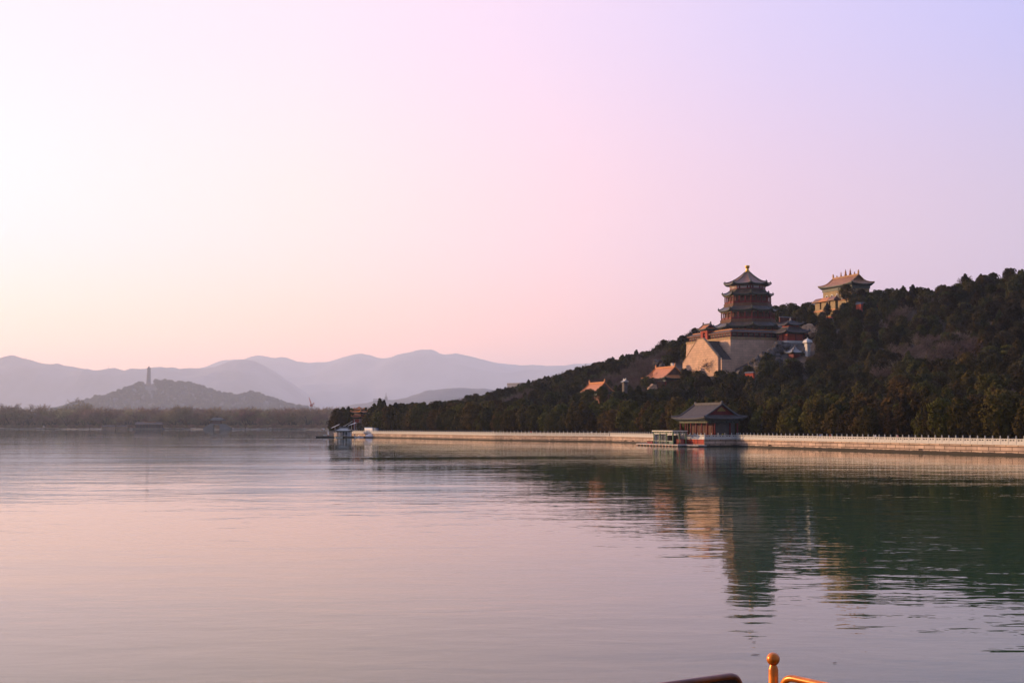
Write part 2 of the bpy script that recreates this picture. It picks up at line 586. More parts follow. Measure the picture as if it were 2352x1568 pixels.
# ------------------------------------------------------------------ roof helpers
def poly_ring(cor, z, seg, lift=0.0, out=0.0, pw=3.0):
    n = len(cor)
    cx = sum(c[0] for c in cor) / n
    cy = sum(c[1] for c in cor) / n
    r = []
    for i in range(n):
        a, b = cor[i], cor[(i + 1) % n]
        for k in range(seg):
            s = k / seg
            e = abs(2 * s - 1) ** pw
            x, y = a[0] + (b[0] - a[0]) * s, a[1] + (b[1] - a[1]) * s
            f = 1 + out * e
            r.append((cx + (x - cx) * f, cy + (y - cy) * f, z + lift * e))
    return r
def ngon(n, R, rot):
    return [(R * math.cos(rot + 2 * math.pi * k / n), R * math.sin(rot + 2 * math.pi * k / n)) for k in range(n)]
def rect(a, b):
    return [(-a, -b), (a, -b), (a, b), (-a, b)]
def skirt(parent, corf, r_in, r_out, z_in, z_out, tile, ridge, lift=.7, thick=.45, seg=6, steps=5, curve=1.5, name='roof', under=BRACK, ridge_r=.22, beasts=True):
    """curved skirt roof from an inner ring up at z_in to upturned eaves at z_out; tiles, ridges and bracket band as parts"""
    rs = []
    for k in range(steps + 1):
        t = k / steps
        r = r_out + (r_in - r_out) * t
        z = z_out + (z_in - z_out) * (t ** curve)
        l = lift * (1 - t) ** 2
        rs.append(poly_ring(corf(r), z, seg, l, .03 * (1 - t) ** 2))
    n = len(corf(1.0))
    m = MB().rings(rs)
    o = m.build(name, tile, parent)
    # eave edge board and underside
    e0 = rs[0]
    e1 = [(x * .995, y * .995, z - thick) for x, y, z in e0]
    e2 = poly_ring(corf(r_in + (r_out - r_in) * .25), z_out - thick - .5, seg)
    MB().rings([e0, e1]).build('eave_edge', TILE_G if tile is not TILE_GREY else RIDGE_GREY, o)
    MB().rings([e1, e2, poly_ring(corf(r_in * .98), z_out - thick - 1.0, seg)]).build('eave_brackets', under, o)
    rm = MB()
    for i in range(n):
        path = [Vector(r[i * seg]) + Vector((0, 0, .12)) for r in rs]
        rm.tube(path, ridge_r, 5)
        if beasts:
            p = path[0].lerp(path[1], .55)
            rm.lathe([(.28, 0), (.32, .3), (.12, .75), (.02, .95)], 5, p)
    rm.rings([[(x, y, z + .1) for x, y, z in rs[-1]], [(x * 1.02, y * 1.02, z + .55) for x, y, z in rs[-1]]])
    rm.build('ridge', ridge, o)
    return o
def gable_roof(parent, a, b, g, ze, zr, tile, ridge, lift=.6, thick=.4, gable_mat=RED, curve=1.3, owl=.9, ornaments=None, name='roof', roll=None):
    """hip-and-gable roof: eaves 2a x 2b, gable half length g, ridge at zr; g == a gives a plain gable"""
    seg, steps = 8, 4
    ins = a - g
    bg = max(b - max(ins, .01) * 1.05, b * .35) if ins > .05 else b
    def zc(y):
        t = 1 - abs(y) / b
        return ze + (zr - ze) * t ** curve
    m = MB()
    rs = []
    if ins > .05:
        for k in range(steps + 1):
            t = k / steps
            y = b + (bg - b) * t
            rs.append(poly_ring(rect(a - ins * t, y), zc(y), seg, lift * (1 - t) ** 2, .03 * (1 - t) ** 2))
        m.rings(rs)
        e0 = rs[0]
    else:
        e0 = poly_ring(rect(a, b), ze, seg, lift * .5)
    ov = .5 if ins > .05 else 0
    ny = 6
    for s in (-1, 1):
        rows = []
        for k in range(ny + 1):
            y = s * bg * (1 - k / ny)
            lf = (lift * .5 * (1 - k / ny) ** 2) if ins <= .05 else 0
            rows.append([(-g - ov, y, zc(y) + .03 + lf), (0, y, zc(y) + .03), (g + ov, y, zc(y) + .03 + lf)])
        m.rings(rows, False)
    o = m.build(name, tile, parent)
    e1 = [(x * .993, y * .993, z - thick) for x, y, z in e0]
    MB().rings([e0, e1]).build('eave_edge', RIDGE_GREY if tile is TILE_GREY else TILE_G, o)
    MB().rings([e1, poly_ring(rect(a - 1.0, b - 1.0), ze - thick - .45, seg), poly_ring(rect(a - 1.6, b - 1.6), ze - thick - .5, seg)]).build('eave_brackets', BRACK, o)
    # gable walls
    for s in (-1, 1):
        gm = MB()
        ys = [bg * (1 - k / ny) for k in range(ny + 1)]
        pl = [(s * (g - .25), y, zc(y) - .1) for y in ys] + [(s * (g - .25), -y, zc(y) - .1) for y in reversed(ys[:-1])]
        base = zc(bg) - .3
        gm.poly(pl + [(s * (g - .25), -bg, base), (s * (g - .25), bg, base)])
        gm.build('gable', gable_mat, o)
    rm = MB()
    pr = .26
    rm.box(-g - .2, g + .2, -.28, .28, zr - .1, zr + .62)
    for s in (-1, 1):
        # owl-tail ends of the main ridge
        rm.box(s * g - .45, s * g + .45, -.3, .3, zr + .5, zr + .6 + owl, .12, .05)
        rm.box(s * g + s * .1 - .3, s * g + s * .1 + .3, -.22, .22, zr + .6 + owl, zr + .9 + owl * 1.15, .15, .08)
        for q in (-1, 1):
            path = [Vector((s * (g + ov * .6), q * bg * (1 - k / ny), zc(bg * (1 - k / ny)) + .2)) for k in range(ny, -1, -1)]
            if ins > .05:
                ci = {(-1, -1): 0, (1, -1): 1, (1, 1): 2, (-1, 1): 3}[(s, q)]
                path += [Vector(r[ci * seg]) + Vector((0, 0, .15)) for r in reversed(rs[:-1])]
            rm.tube(path, pr, 5)
    rm.build('ridge', ridge, o)
    return o

# ------------------------------------------------------------------ tower on its stone terrace
TC = (116.4, 632.0)
T_SE = (102.3, 600.0)
TCO = (T_SE[0] - E2.x * 25.5 + N2.x * 24, T_SE[1] - E2.y * 25.5 + N2.y * 24)
ZT = ats(2925, 1347, 600).z
def zs(sy, sx=2999, Yd=632):
    return ats(sx, sy, Yd).z
XW = local_x(TCO, -25.8, 2735)
terrace = thing('stone_terrace', 'tall square stone terrace with a double flight of steps carrying the octagonal tower', 'terrace', (TCO[0], TCO[1], 0), ROT)
def uvbox(m, name, material, parent):
    o = m.build(name, material, parent)
    me = o.data
    ul = me.uv_layers.new(name='UVMap')
    for p in me.polygons:
        nx = abs(p.normal.x) > abs(p.normal.y)
        for li in p.loop_indices:
            v = me.vertices[me.loops[li].vertex_index].co
            ul.data[li].uv = (v.y if nx else v.x, v.z)
    return o
TERW = brick_mat('terrace_masonry', (.64, .41, .265), (.57, .365, .24), (.36, .235, .155), 3.0, 1.1, .06, True, mott=.16)
uvbox(MB().box(XW - 1.0, 27.3, -25.8, 25.8, 8, ZT - .5, 1.5, 1.5), 'base_wall', TERW, terrace)
MB().box(XW + .2, 26.0, -24.5, 24.5, ZT - .95, ZT + .05).build('cornice', mat('ochre_cornice', (.34, .22, .10), .8, .25, .8), terrace)
MB().box(XW + .8, 25.2, -23.7, 23.7, ZT + .05, ZT + .12).build('floor', STONE_G, terrace)
# stair block in front of the south face
yf = -33.0
xa = [local_x(TCO, yf, s) for s in (2792, 2815)]
xl = local_x(TCO, yf, 2731)
xr = local_x(TCO, yf, 2873)
def zl(sx, sy, x, y):
    return ats(sx, sy, loc2(TCO, x, y).y).z
za = zl(2800, 1358, xa[0], yf)
zw = zl(2731, 1455, xl, yf)
ze = zl(2873, 1428, xr, yf)
zb = 12.0
uvbox(MB().prism([(xl, zb), (xr, zb), (xr, ze), (xa[1], za), (xa[0], za), (xl, zw)], yf, yf + .9), 'stair_parapet_wall', TERW, terrace)
sl = MB()
cp_ = [(xl, zw), (xa[0], za), (xa[1], za), (xr, ze)]
for (x0, z0), (x1, z1) in zip(cp_[:-1], cp_[1:]):
    sl.add([(x0, yf - .12, z0), (x1, yf - .12, z1), (x1, yf + 1.0, z1), (x0, yf + 1.0, z0), (x0, yf - .12, z0 + .5), (x1, yf - .12, z1 + .5), (x1, yf + 1.0, z1 + .5), (x0, yf + 1.0, z0 + .5)],
           [(3, 2, 1, 0), (4, 5, 6, 7), (0, 1, 5, 4), (1, 2, 6, 5), (2, 3, 7, 6), (3, 0, 4, 7)])
sl.build('stair_coping', mat('brown_coping', (.26, .17, .10), .8, .2, .8), terrace)
st = MB()
ns = 34
for (x0, z0, x1, z1) in ((xa[1], za - 1.0, xr, ze - 1.0), (xa[0], za - 1.0, xl, zw - 1.0)):
    for k in range(ns):
        xx0, xx1 = x0 + (x1 - x0) * k / ns, x0 + (x1 - x0) * (k + 1) / ns
        zz = z0 + (z1 - z0) * (k + 1) / ns
        st.box(min(xx0, xx1), max(xx0, xx1), yf + 1.0, -25.7, zb, zz)
st.box(xa[0], xa[1], yf + 1.0, -24.5, zb, za - .9)
st.build('stairs', mat('dark_steps', (.10, .085, .075), .9, .35, 1.2), terrace)
uvbox(MB().box(xr + .02, xr + 1.6, yf + 1.0, -25.0, zb, ze - 1.1), 'stair_landing', TERW, terrace)
MB().box(xr + .02, xr + 1.6, yf + .9, yf + 1.4, ze - 1.1, ze - .3).build('landing_parapet', STONE_G, terrace)

# roofed gallery round the terrace edge
gal = thing('terrace_gallery', 'low red roofed corridor running round the rim of the stone terrace under the tower', 'gallery', (TCO[0], TCO[1], ZT + .12), ROT)
gh = 2.5
gw = MB()
GW = XW + 1.4
for (x0, x1, y0, y1) in ((GW, 24.6, -23.2, -20.4), (21.8, 24.6, -20.4, 23.2), (GW, GW + 2.8, -20.4, 23.2), (GW + 2.8, 21.8, 20.4, 23.2)):
    gw.box(x0, x1, y0, y1, 0, gh)
gw.build('corridor_wall', DARKW, gal)
gr = MB()
def grect(d, b):
    return [(GW + d, -b), (24.6 - d, -b), (24.6 - d, b), (GW + d, b)]
ro = poly_ring(grect(-.8, 24.0), gh + .05, 6)
rm_ = poly_ring(grect(1.4, 21.8), gh + 1.15, 6)
ri = poly_ring(grect(3.4, 19.8), gh + .2, 6)
gr.rings([[(x, y, z - .25) for x, y, z in ro], ro, rm_, ri])
gro = gr.build('corridor_roof', TILE_GREY, gal)
MB().rings([[(x, y, z) for x, y, z in poly_ring(grect(1.2, 22.0), gh + 1.0, 2)], [(x, y, z) for x, y, z in poly_ring(grect(1.2, 22.0), gh + 1.45, 2)], [(x, y, z) for x, y, z in poly_ring(grect(1.6, 21.6), gh + 1.45, 2)]]).build('ridge', TILE_O, gro)
MB().rings([poly_ring(grect(-.9, 24.1), gh - .3, 2), poly_ring(grect(-.9, 24.1), gh - .08, 2)]).build('eave_edge', mat('terracotta_edge', (.40, .15, .08), .6, .2), gro)
for k in range(17):
    x = GW + .2 + (24.2 - GW) * k / 16
    gp = MB().box(x - .16, x + .16, -23.4, -23.22, 0, gh - .05)
    gp.build('column', RED, gal)
    if k < 16:
        y = -23.0 + 46.0 * k / 15
        MB().box(24.62, 24.78, y - .16, y + .16, 0, gh - .05).build('column', RED, gal)
wn_ = MB()
for k in range(16):
    x = GW + .2 + (24.2 - GW) * (k + .5) / 16
    wn_.box(x - 1.0, x + 1.0, -23.26, -23.21, .95, 1.9)
    y = -23.0 + 46.0 * (k + .5) / 15.5
    wn_.box(24.61, 24.66, y - .95, y + .95, .95, 1.9)
wn_.build('lattice_windows', mat('faded_lattice', (.15, .10, .08), .8, .3), gal)

# gate at the head of the steps
xg = local_x(TCO, -22.8, 2830)
gp = loc2(TCO, xg, -22.8)
gate = thing('terrace_gate', 'small red gatehouse with orange tiled roof at the top of the terrace steps', 'gate', (gp.x, gp.y, ZT + .12), ROT)
gm = MB()
gm.box(-3.3, -1.0, -1.7, 1.7, 0, 4.3); gm.box(1.0, 3.3, -1.7, 1.7, 0, 4.3); gm.box(-1.0, 1.0, -1.7, 1.7, 3.4, 4.3); gm.box(-1.0, 1.0, 1.2, 1.7, 0, 3.4)
gm.build('wall', REDW, gate)
MB().box(-1.0, 1.0, .9, 1.19, 0, 3.4).build('doorway', GLASSD, gate)
MB().box(-3.4, 3.4, -1.8, 1.8, 4.32, 4.8).build('frieze', BRACK, gate)
gable_roof(gate, 4.5, 2.9, 3.6, 5.2, 7.3, TILE_O, RIDGE_GREY, .4, .3, RED, 1.25, .5)

tower = thing('octagonal_tower', 'tall octagonal wooden tower with four tiers of amber roofs and a golden finial', 'tower', (TC[0], TC[1], 0), ROT)
OR = math.pi / 8
oc = lambda R: ngon(8, R, OR)
def storey(z0, z1, Rw, Rc, style):
    MB().rings([poly_ring(oc(Rw), z0, 1), poly_ring(oc(Rw), z1, 1)]).build('storey_wall', RED, tower)
    for i in range(8):
        a = OR + 2 * math.pi * i / 8
        A, B = Vector(ngon(8, Rw, OR)[i]), Vector(ngon(8, Rw, OR)[(i + 1) % 8])
        d = (B - A)
        L = d.length
        d.normalize()
        nn = Vector((d.y, -d.x))
        m = MB()
        h = z1 - z0
        if style == 'clear':
            for s0, s1 in ((.07, .15), (.27, .73), (.85, .93)):
                m.obox((A + d * L * (s0 + s1) / 2 + nn * .03), d, nn, L * (s1 - s0) / 2, .05, z0 + h * .42, z0 + h * .80)
            m.build('window_panel', mat('pale_screen', (.44, .36, .34), .7, .2, .9), tower)
        else:
            for k in range(5):
                m.obox((A + d * L * (k + .5) / 5 + nn * .03), d, nn, L * .072, .05, z0 + h * .2, z0 + h * .86)
            m.build('lattice_panel', mat('brown_lattice', (.10, .05, .03), .8, .5, 1.5), tower)
    if Rc:
        cm = None
        for i in range(8):
            A, B = Vector(ngon(8, Rc, OR)[i]), Vector(ngon(8, Rc, OR)[(i + 1) % 8])
            for s in (0.0, .33, .67):
                p = A + (B - A) * s
                if cm is None:
                    o = MB().lathe([(.32, 0), (.30, z1 - z0)], 8).build('column', RED, tower, True)
                    cm = o.data
                    o.location = (p.x, p.y, z0)
                else:
                    link_mesh('column', cm, tower, (p.x, p.y, z0))
        # railing between the columns and scalloped frieze below the eaves
        MB().rings([poly_ring(oc(Rc + .1), z0 + .1, 1), poly_ring(oc(Rc + .1), z0 + 1.0, 1), poly_ring(oc(Rc - .1), z0 + 1.0, 1), poly_ring(oc(Rc - .1), z0 + .1, 1)]).build('railing', RED, tower)
        fm = MB()
        for i in range(8):
            A, B = Vector(ngon(8, Rc + .05, OR)[i]), Vector(ngon(8, Rc + .05, OR)[(i + 1) % 8])
            for k in range(3):
                a, b = A + (B - A) * (k / 3), A + (B - A) * ((k + 1) / 3)
                n = 8
                for q in range(n):
                    s0, s1 = q / n, (q + 1) / n
                    dp = lambda s: .35 + .55 * (abs(2 * s - 1) ** 2)
                    p0, p1 = a + (b - a) * s0, a + (b - a) * s1
                    fm.poly([(p0.x, p0.y, z1), (p1.x, p1.y, z1), (p1.x, p1.y, z1 - dp(s1)), (p0.x, p0.y, z1 - dp(s0))])
        fm.build('frieze', FRIEZE, tower, fixn=False)
def band(z0, z1, R):
    MB().rings([poly_ring(oc(R - 1.0), z0, 1), poly_ring(oc(R), z0, 1), poly_ring(oc(R), z1, 1), poly_ring(oc(R - 3), z1, 1)]).build('balcony_band', BROWNB, tower)
storey(ZT + .1, zs(1316), 12.6, 14.3, 'lat')
skirt(tower, oc, 13.2, 16.9, zs(1291.5), zs(1310.5), TILE_B, TILE_G, .75)
band(zs(1293.5), zs(1281.5), 13.7)
storey(zs(1281.5), zs(1250.5), 11.5, 13.0, 'lat')
skirt(tower, oc, 11.5, 14.4, zs(1228), zs(1245.5), TILE_B, TILE_G, .75)
band(zs(1230), zs(1217.5), 11.8)
storey(zs(1217.5), zs(1186.5), 9.8, 11.2, 'lat')
skirt(tower, oc, 8.9, 12.5, zs(1165.5), zs(1182.5), TILE_B, TILE_G, .75)
storey(zs(1167.5), zs(1142), 8.8, None, 'clear')
skirt(tower, oc, 1.1, 11.5, zs(1088), zs(1139.5), TILE_Y, TILE_G, .8, .5, 6, 9, 1.55)
MB().rings([poly_ring(oc(9.0), zs(1149), 1), poly_ring(oc(9.0), zs(1146), 1)]).build('frieze', FRIEZE, tower)
zf = zs(1090)
hf = zs(1061.7) - zf
MB().lathe([(1.25, 0), (1.2, .16 * hf), (.75, .2 * hf), (.95, .3 * hf), (.8, .42 * hf), (.55, .47 * hf), (.95, .62 * hf), (1.15, .8 * hf), (1.2, .95 * hf), (.9, 1.0 * hf)], 14, (0, 0, zf)).build('finial', GOLD, tower, True)

# ------------------------------------------------------------------ hilltop temple and glazed archway
TM_SE = ats(3405.6, 1131, 640)
tmx, tmy = 14.3, 6.7
tc_ = loc2((TM_SE.x, TM_SE.y), -tmx, tmy)
tz = TM_SE.z
temple = thing('hilltop_temple', 'yellow glazed temple hall with orange hip and gable roof on the hill crest', 'temple', (tc_.x, tc_.y, 0), ROT)
zb_ = tz - 9.5
MB().box(-tmx + 1.7, tmx - 1.7, -tmy + 1.5, tmy - 1.5, zb_ - 8, tz - .9).build('wall', GLAZE_W, temple)
MB().box(-tmx + 1.4, tmx - 1.4, -tmy + 1.2, tmy - 1.2, tz - 2.3, tz - .85).build('frieze', TILE_G, temple)
MB().box(-tmx + 1.3, tmx - 1.3, -tmy + 1.1, tmy - 1.1, zb_ + 1.6, zb_ + 2.0).build('cornice', TILE_O, temple)
def arch_poly(cx, z0, w, h, n=8):
    pts = [(cx - w, z0), (cx + w, z0), (cx + w, z0 + h - w)]
    pts += [(cx + w * math.cos(math.pi * k / n), z0 + h - w + w * math.sin(math.pi * k / n)) for k in range(1, n)]
    return pts + [(cx - w, z0 + h - w)]
for k in range(5):
    cx = -tmx + 5.2 + (2 * tmx - 10.4) * k / 4
    f = MB().prism(arch_poly(cx, zb_ + 2.4, 1.1, 3.2), -tmy + 1.28, -tmy + 1.5).build('window', STONE_W, temple)
    MB().prism(arch_poly(cx, zb_ + 2.7, .6, 2.4), -tmy + 1.2, -tmy + 1.3).build('pane', DARKW, f)
troof = gable_roof(temple, tmx, tmy, tmx - 3.4, tz, ats(3435.6, 1099, 646).z, mat('faded_orange_tile', (.33, .125, .042), .55, .4, .9, col2=(.28, .13, .05)), mat('ochre_ridge_tile', (.36, .17, .06), .5, .25), .9, .5, mat('ochre_gable', (.24, .12, .06), .8, .3), 1.25, 1.5)
zr_ = ats(3435.6, 1099, 646).z
for x, h in ((0, 3.6), (-4.0, 2.8), (4.0, 3.5), (-7.6, 1.3), (7.6, 1.6)):
    w = .55 if h > 3 else .38
    MB().lathe([(w, 0), (w * 1.3, .2 * h), (w * .7, .35 * h), (w * .9, .5 * h), (w * .5, .7 * h), (w * .3, .85 * h), (.05, h)], 8, (x, 0, zr_ + .5)).build('roof_stupa', mat('ochre_glazed_stupa', (.42, .16, .05), .5, .2), troof, True)

ap = loc2((tc_.x, tc_.y), 4.6, -15)
zt_ = ats(3296, 1196, ap.y).z
arch = thing('glazed_archway', 'yellow and red glazed archway with three white rimmed arches below the hilltop temple', 'archway', (ap.x, ap.y, 0), ROT)
zlo = zt_ - 15
MB().box(-9, 9, -.9, .9, zlo - 4, zt_ - 9.2).build('lower_wall', REDW, arch)
MB().box(-9.1, 9.1, -1.0, 1.0, zt_ - 9.2, zt_ - 5.0).build('upper_wall', GLAZE_W, arch)
MB().box(-9.4, 9.4, -1.3, 1.3, zt_ - 6.2, zt_ - 5.6).build('cornice', TILE_O, arch)
for x0, x1 in ((-8.8, -4.6), (-3.3, 3.3), (4.6, 8.8)):
    MB().box(x0, x1, -.8, .8, zt_ - 5.0, zt_ - 1.4).build('upper_pier', GLAZE_W, arch)
    m = MB().box(x0 - .9, x1 + .9, -2.2, 2.2, zt_ - 1.4, zt_ - .8)
    m.box(x0 - .6, x1 + .6, -2.0, 2.0, zt_ - .8, zt_ + .7, .4, 1.7)
    m.build('roof', TILE_O if x0 == -3.3 else TILE_Y, arch)
for cx in (-5.8, 0, 5.8):
    f = MB().prism(arch_poly(cx, zlo - 1, 1.9, 6.0), -1.15, -.9).build('arch_rim', STONE_W, arch)
    MB().prism(arch_poly(cx, zlo - 1, 1.25, 5.2), -1.2, -1.12).build('arch_opening', DARKW, f)

# ------------------------------------------------------------------ small pavilions and stele east of the terrace
def sq_pavilion(sx, sy_base, Yd, half, zlist, label, name, balus=True):
    p = ats(sx, sy_base, Yd)
    r = thing(name, label, 'pavilion', (p.x, p.y, p.z), ROT)
    return r, p
zq = lambda sy, Yd=604: ats(3160, sy, Yd).z
pp_ = ats(3163, 1372, 604)
pav = thing('two_storey_pavilion', 'two storey grey roofed pavilion with red walls on a white balustraded base beside the terrace', 'pavilion', (pp_.x, pp_.y, 0), ROT)
sqr = lambda R: rect(R, R)
MB().box(-5.4, 5.4, -5.4, 5.4, zq(1372) - 12, zq(1372)).build('rock_base', STONE_G, pav)
MB().box(-5.5, 5.5, -5.5, 5.5, zq(1374), zq(1365)).build('white_balustrade', STONE_W, pav)
MB().box(-4.0, 4.0, -4.0, 4.0, zq(1366), zq(1331)).build('lower_wall', REDW, pav)
for q in range(4):
    for sg in (-1, 1):
        x, y = [(-4.4, -4.4), (4.4, -4.4), (4.4, 4.4), (-4.4, 4.4)][q]
        if sg == 1:
            x, y = [(0.0, -4.4), (4.4, 0.0), (0.0, 4.4), (-4.4, 0.0)][q]
        MB().lathe([(.25, 0), (.25, zq(1333) - zq(1366))], 6, (x, y, zq(1366))).build('column', RED, pav)
skirt(pav, sqr, 3.2, 6.4, zq(1313), zq(1331), TILE_GREY, RIDGE_GREY, .8, .3, 6, 5, 1.4)
MB().box(-2.7, 2.7, -2.7, 2.7, zq(1316), zq(1300)).build('upper_wall', REDW, pav)
skirt(pav, sqr, .3, 4.5, zq(1283), zq(1299.5), TILE_GREY, RIDGE_GREY, .9, .3, 6, 5, 1.5)
MB().lathe([(.45, 0), (.5, .4), (.25, .6), (.4, 1.0), (.05, 1.6)], 8, (0, 0, zq(1283.5))).build('finial', STONE, pav, True)

hx = hit(3180, 1424, 500)
hx.z = ats(3180, 1411, hx.y).z
tent = thing('hexagonal_pavilion', 'low hexagonal grey tent roof just left of the white stone stele', 'pavilion', (hx.x, hx.y, hx.z), ROT + .25)
skirt(tent, lambda R: ngon(6, R, 0), .4, 4.9, 3.0, 0.0, mat('pale_grey_tile', (.25, .24, .23), .8, .2, .9), RIDGE_GREY, .5, .25, 6, 5, 1.5)
MB().lathe([(.3, 0), (.35, .4), (.03, 1.1)], 8, (0, 0, 2.9)).build('finial', RIDGE_GREY, tent, True)
MB().lathe([(3.0, -5.5), (3.0, -.6)], 6).build('wall', RED, tent)

sp_ = hit(3231, 1421, 480)
zst = ats(3231, 1350, sp_.y).z - sp_.z
stele = thing('stone_stele', 'white stone stele pillar with a carved cap rising from dark trees', 'stele', (sp_.x, sp_.y, sp_.z), ROT)
sq_ = zst / 8.0
MB().box(-.85, .85, -.75, .75, -5, zst * .48).build('shaft', STONE_W, stele)
MB().box(-1.1, 1.1, -.95, .95, zst * .48, zst * .66).build('head', STONE_W, stele)
MB().rings([poly_ring(rect(1.3, 1.15), zst * .66, 2), poly_ring(rect(1.75, 1.6), zst * .72, 2), poly_ring(rect(1.3, 1.2), zst * .85, 2), poly_ring(rect(.3, .3), zst * .93, 2)], True, True, True).build('cap', STONE_W, stele)
MB().lathe([(.3, 0), (.3, zst * .05), (.05, zst * .1)], 8, (0, 0, zst * .92)).build('finial', STONE_W, stele)

# ------------------------------------------------------------------ halls on the slope
def hall(name, label, SEs, Yd, a, b, h_eave, h_roof, g, cols=True, roofm=TILE_O):
    p = ats(SEs[0], SEs[1], Yd)
    o = loc2((p.x, p.y), -a, b)
    r = thing(name, label, 'hall', (o.x, o.y, p.z - h_eave), ROT)
    MB().box(-a + .8, a - .8, -b + .6, b - .6, -9, 0).build('stone_base', STONE_G, r)
    MB().box(-a + 2.2, a - 2.2, -b + 3.0, b - 1.4, 0, h_eave - .6).build('wall', mat('timber_wall', (.13, .05, .035), .8, .35, .9), r)
    if cols:
        for k in range(6):
            x = -a + 1.8 + (2 * a - 3.6) * k / 5
            MB().lathe([(.24, 0), (.22, h_eave - .8)], 8, (x, -b + 1.4, 0)).build('column', RED, r)
        for k in range(3):
            y = -b + 1.4 + (2 * b - 2.8) * (k + 1) / 3
            MB().lathe([(.24, 0), (.22, h_eave - .8)], 8, (a - 1.8, y, 0)).build('column', RED, r)
    MB().box(-a + 1.5, a - 1.5, -b + 1.25, -b + 1.55, h_eave - 1.5, h_eave - .75).build('frieze', mat('pale_blue_frieze', (.25, .27, .26), .8, .3), r)
    gable_roof(r, a, b, g, h_eave, h_eave + h_roof, roofm, TILE_O if roofm is TILE_O else RIDGE_GREY, .6, .35, mat('brown_gable', (.16, .08, .05), .8, .3), 1.25, .8)
    return r
hall('slope_hall', 'orange roofed hall with red columns below the left foot of the stone terrace', (2659, 1511), 590, 12.0, 6.5, 6.6, 5.2, 9.6)
hall('slope_hall', 'small orange gabled roof sunk among trees, leftmost roof on the slope', (2381, 1566), 566, 8.2, 4.6, 6.0, 3.9, 8.2, False)
# grey white gate tower among the trees
gp2 = ats(2499, 1548, 585)
gt = thing('small_gatehouse', 'small pale stone gatehouse half hidden in trees between the two orange roofs', 'gatehouse', (gp2.x, gp2.y, gp2.z), ROT)
gt.scale = (.55, .55, .68)
MB().box(-2.0, 2.0, -1.5, 1.5, -4, 3.1).build('wall', mat('dim_stone', (.13, .11, .10), .9, .3, .6), gt)
gable_roof(gt, 3.0, 2.2, 2.2, 3.4, 4.7, mat('white_roof_tile', (.42, .40, .38), .8, .15), STONE_W, .3, .2, STONE_W, 1.2, .4)
# L-shaped stair wall beside the hall
lw = ats(2694, 1462, 612)
lwt = thing('stair_wall', 'pale L shaped stair wall standing behind the orange roofed hall', 'wall', (lw.x, lw.y, lw.z), ROT)
MB().prism([(-.7, -10), (.7, -10), (.7, 1.2), (-.7, 1.2)], -1.2, 1.0).build('pillar', STONE, lwt)
MB().prism([(.75, -4), (6.5, -8), (6.5, -4.4), (.75, 1.2)], -1.2, -.3).build('slope', STONE, lwt)
# red wall fragments between the trees
def red_wall(sx, sy0, sy1, Yd, half, label, rz=0.0, m=REDW):
    p = ats(sx, sy1, Yd)
    h = ats(sx, sy0, Yd).z - p.z
    r = thing('red_wall', label, 'wall', (p.x, p.y, p.z), ROT + rz)
    MB().box(-half, half, -.5, .5, -1.0, h * .78).build('wall_face', m, r)
    MB().box(-half - .25, half + .25, -.9, .9, h * .78, h, .1, .75).build('tile_cap', RIDGE_GREY, r)
    return r
red_wall(3000, 1486, 1514, 548, 2.3, 'short red wall with grey cap peeping out of the trees below the terrace', .3)
red_wall(3437, 1211, 1240, 606, 1.7, 'bright red wall end in the trees just below the hilltop temple', .1)
red_wall(3490, 1210, 1226, 622, 9.0, 'long low red wall behind trees right of the hilltop temple', math.pi / 2)
red_wall(3175, 1268, 1283, 660, 8.5, 'dull red wall with grey coping on the slope right of the tower', math.pi / 2, mat('dull_red_plaster', (.13, .04, .032), .9, .35, .4))

# rocks
def rock_mesh(seed, sc):
    rng = random.Random(seed)
    import bmesh
    bm = bmesh.new()
    bmesh.ops.create_icosphere(bm, subdivisions=3, radius=1)
    for v in bm.verts:
        n = noise.noise(v.co * 1.3 + Vector((seed, 0, 0))) * .5 + noise.noise(v.co * 3.1 + Vector((0, seed, 0))) * .22
        v.co *= 1 + n
        v.co.x *= sc[0]; v.co.y *= sc[1]; v.co.z *= sc[2]
    me = bpy.data.meshes.new('boulder')
    bm.to_mesh(me); bm.free()
    return me
ROCK = mat('weathered_rock', (.05, .042, .036), .95, .45, .6, col2=(.085, .07, .06), bump=.5)
ROCKO = mat('ochre_rock', (.45, .27, .15), .9, .35, .6, bump=.4)
rocks = [(3030, 1462, 578, 3.6, 0), (3062, 1440, 582, 3.4, 0), (3090, 1425, 586, 3.2, 0), (3112, 1400, 590, 3.0, 0), (3048, 1478, 572, 2.8, 0),
         (3130, 1392, 592, 2.8, 0), (3078, 1462, 574, 2.6, 0), (3105, 1452, 574, 2.3, 0), (2975, 1500, 570, 2.6, 0), (3238, 1322, 618, 2.6, 1), (3252, 1330, 614, 1.9, 1),
         (2770, 1450, 640, 1.6, 0), (2630, 1453, 625, 1.9, 0), (2650, 1466, 615, 1.6, 0), (3290, 1345, 600, 1.7, 0), (2612, 1555, 585, 1.9, 1)]
RLAB = ['grey boulder against the shaded side of the stone terrace', 'ochre sunlit rock on the slope right of the two storey pavilion']
rl = {9: 'larger sunlit ochre rock on the slope right of the two storey pavilion', 10: 'smaller sunlit ochre rock beside the larger one, right of the two storey pavilion',
      11: 'grey rock at the left edge of the stone terrace', 12: 'grey rock among scrub behind the orange roofed hall', 13: 'lower grey rock just behind the orange roofed hall ridge',
      14: 'grey rock on the slope right of the white stele', 15: 'pale sunlit rock in front of the orange roofed hall'}
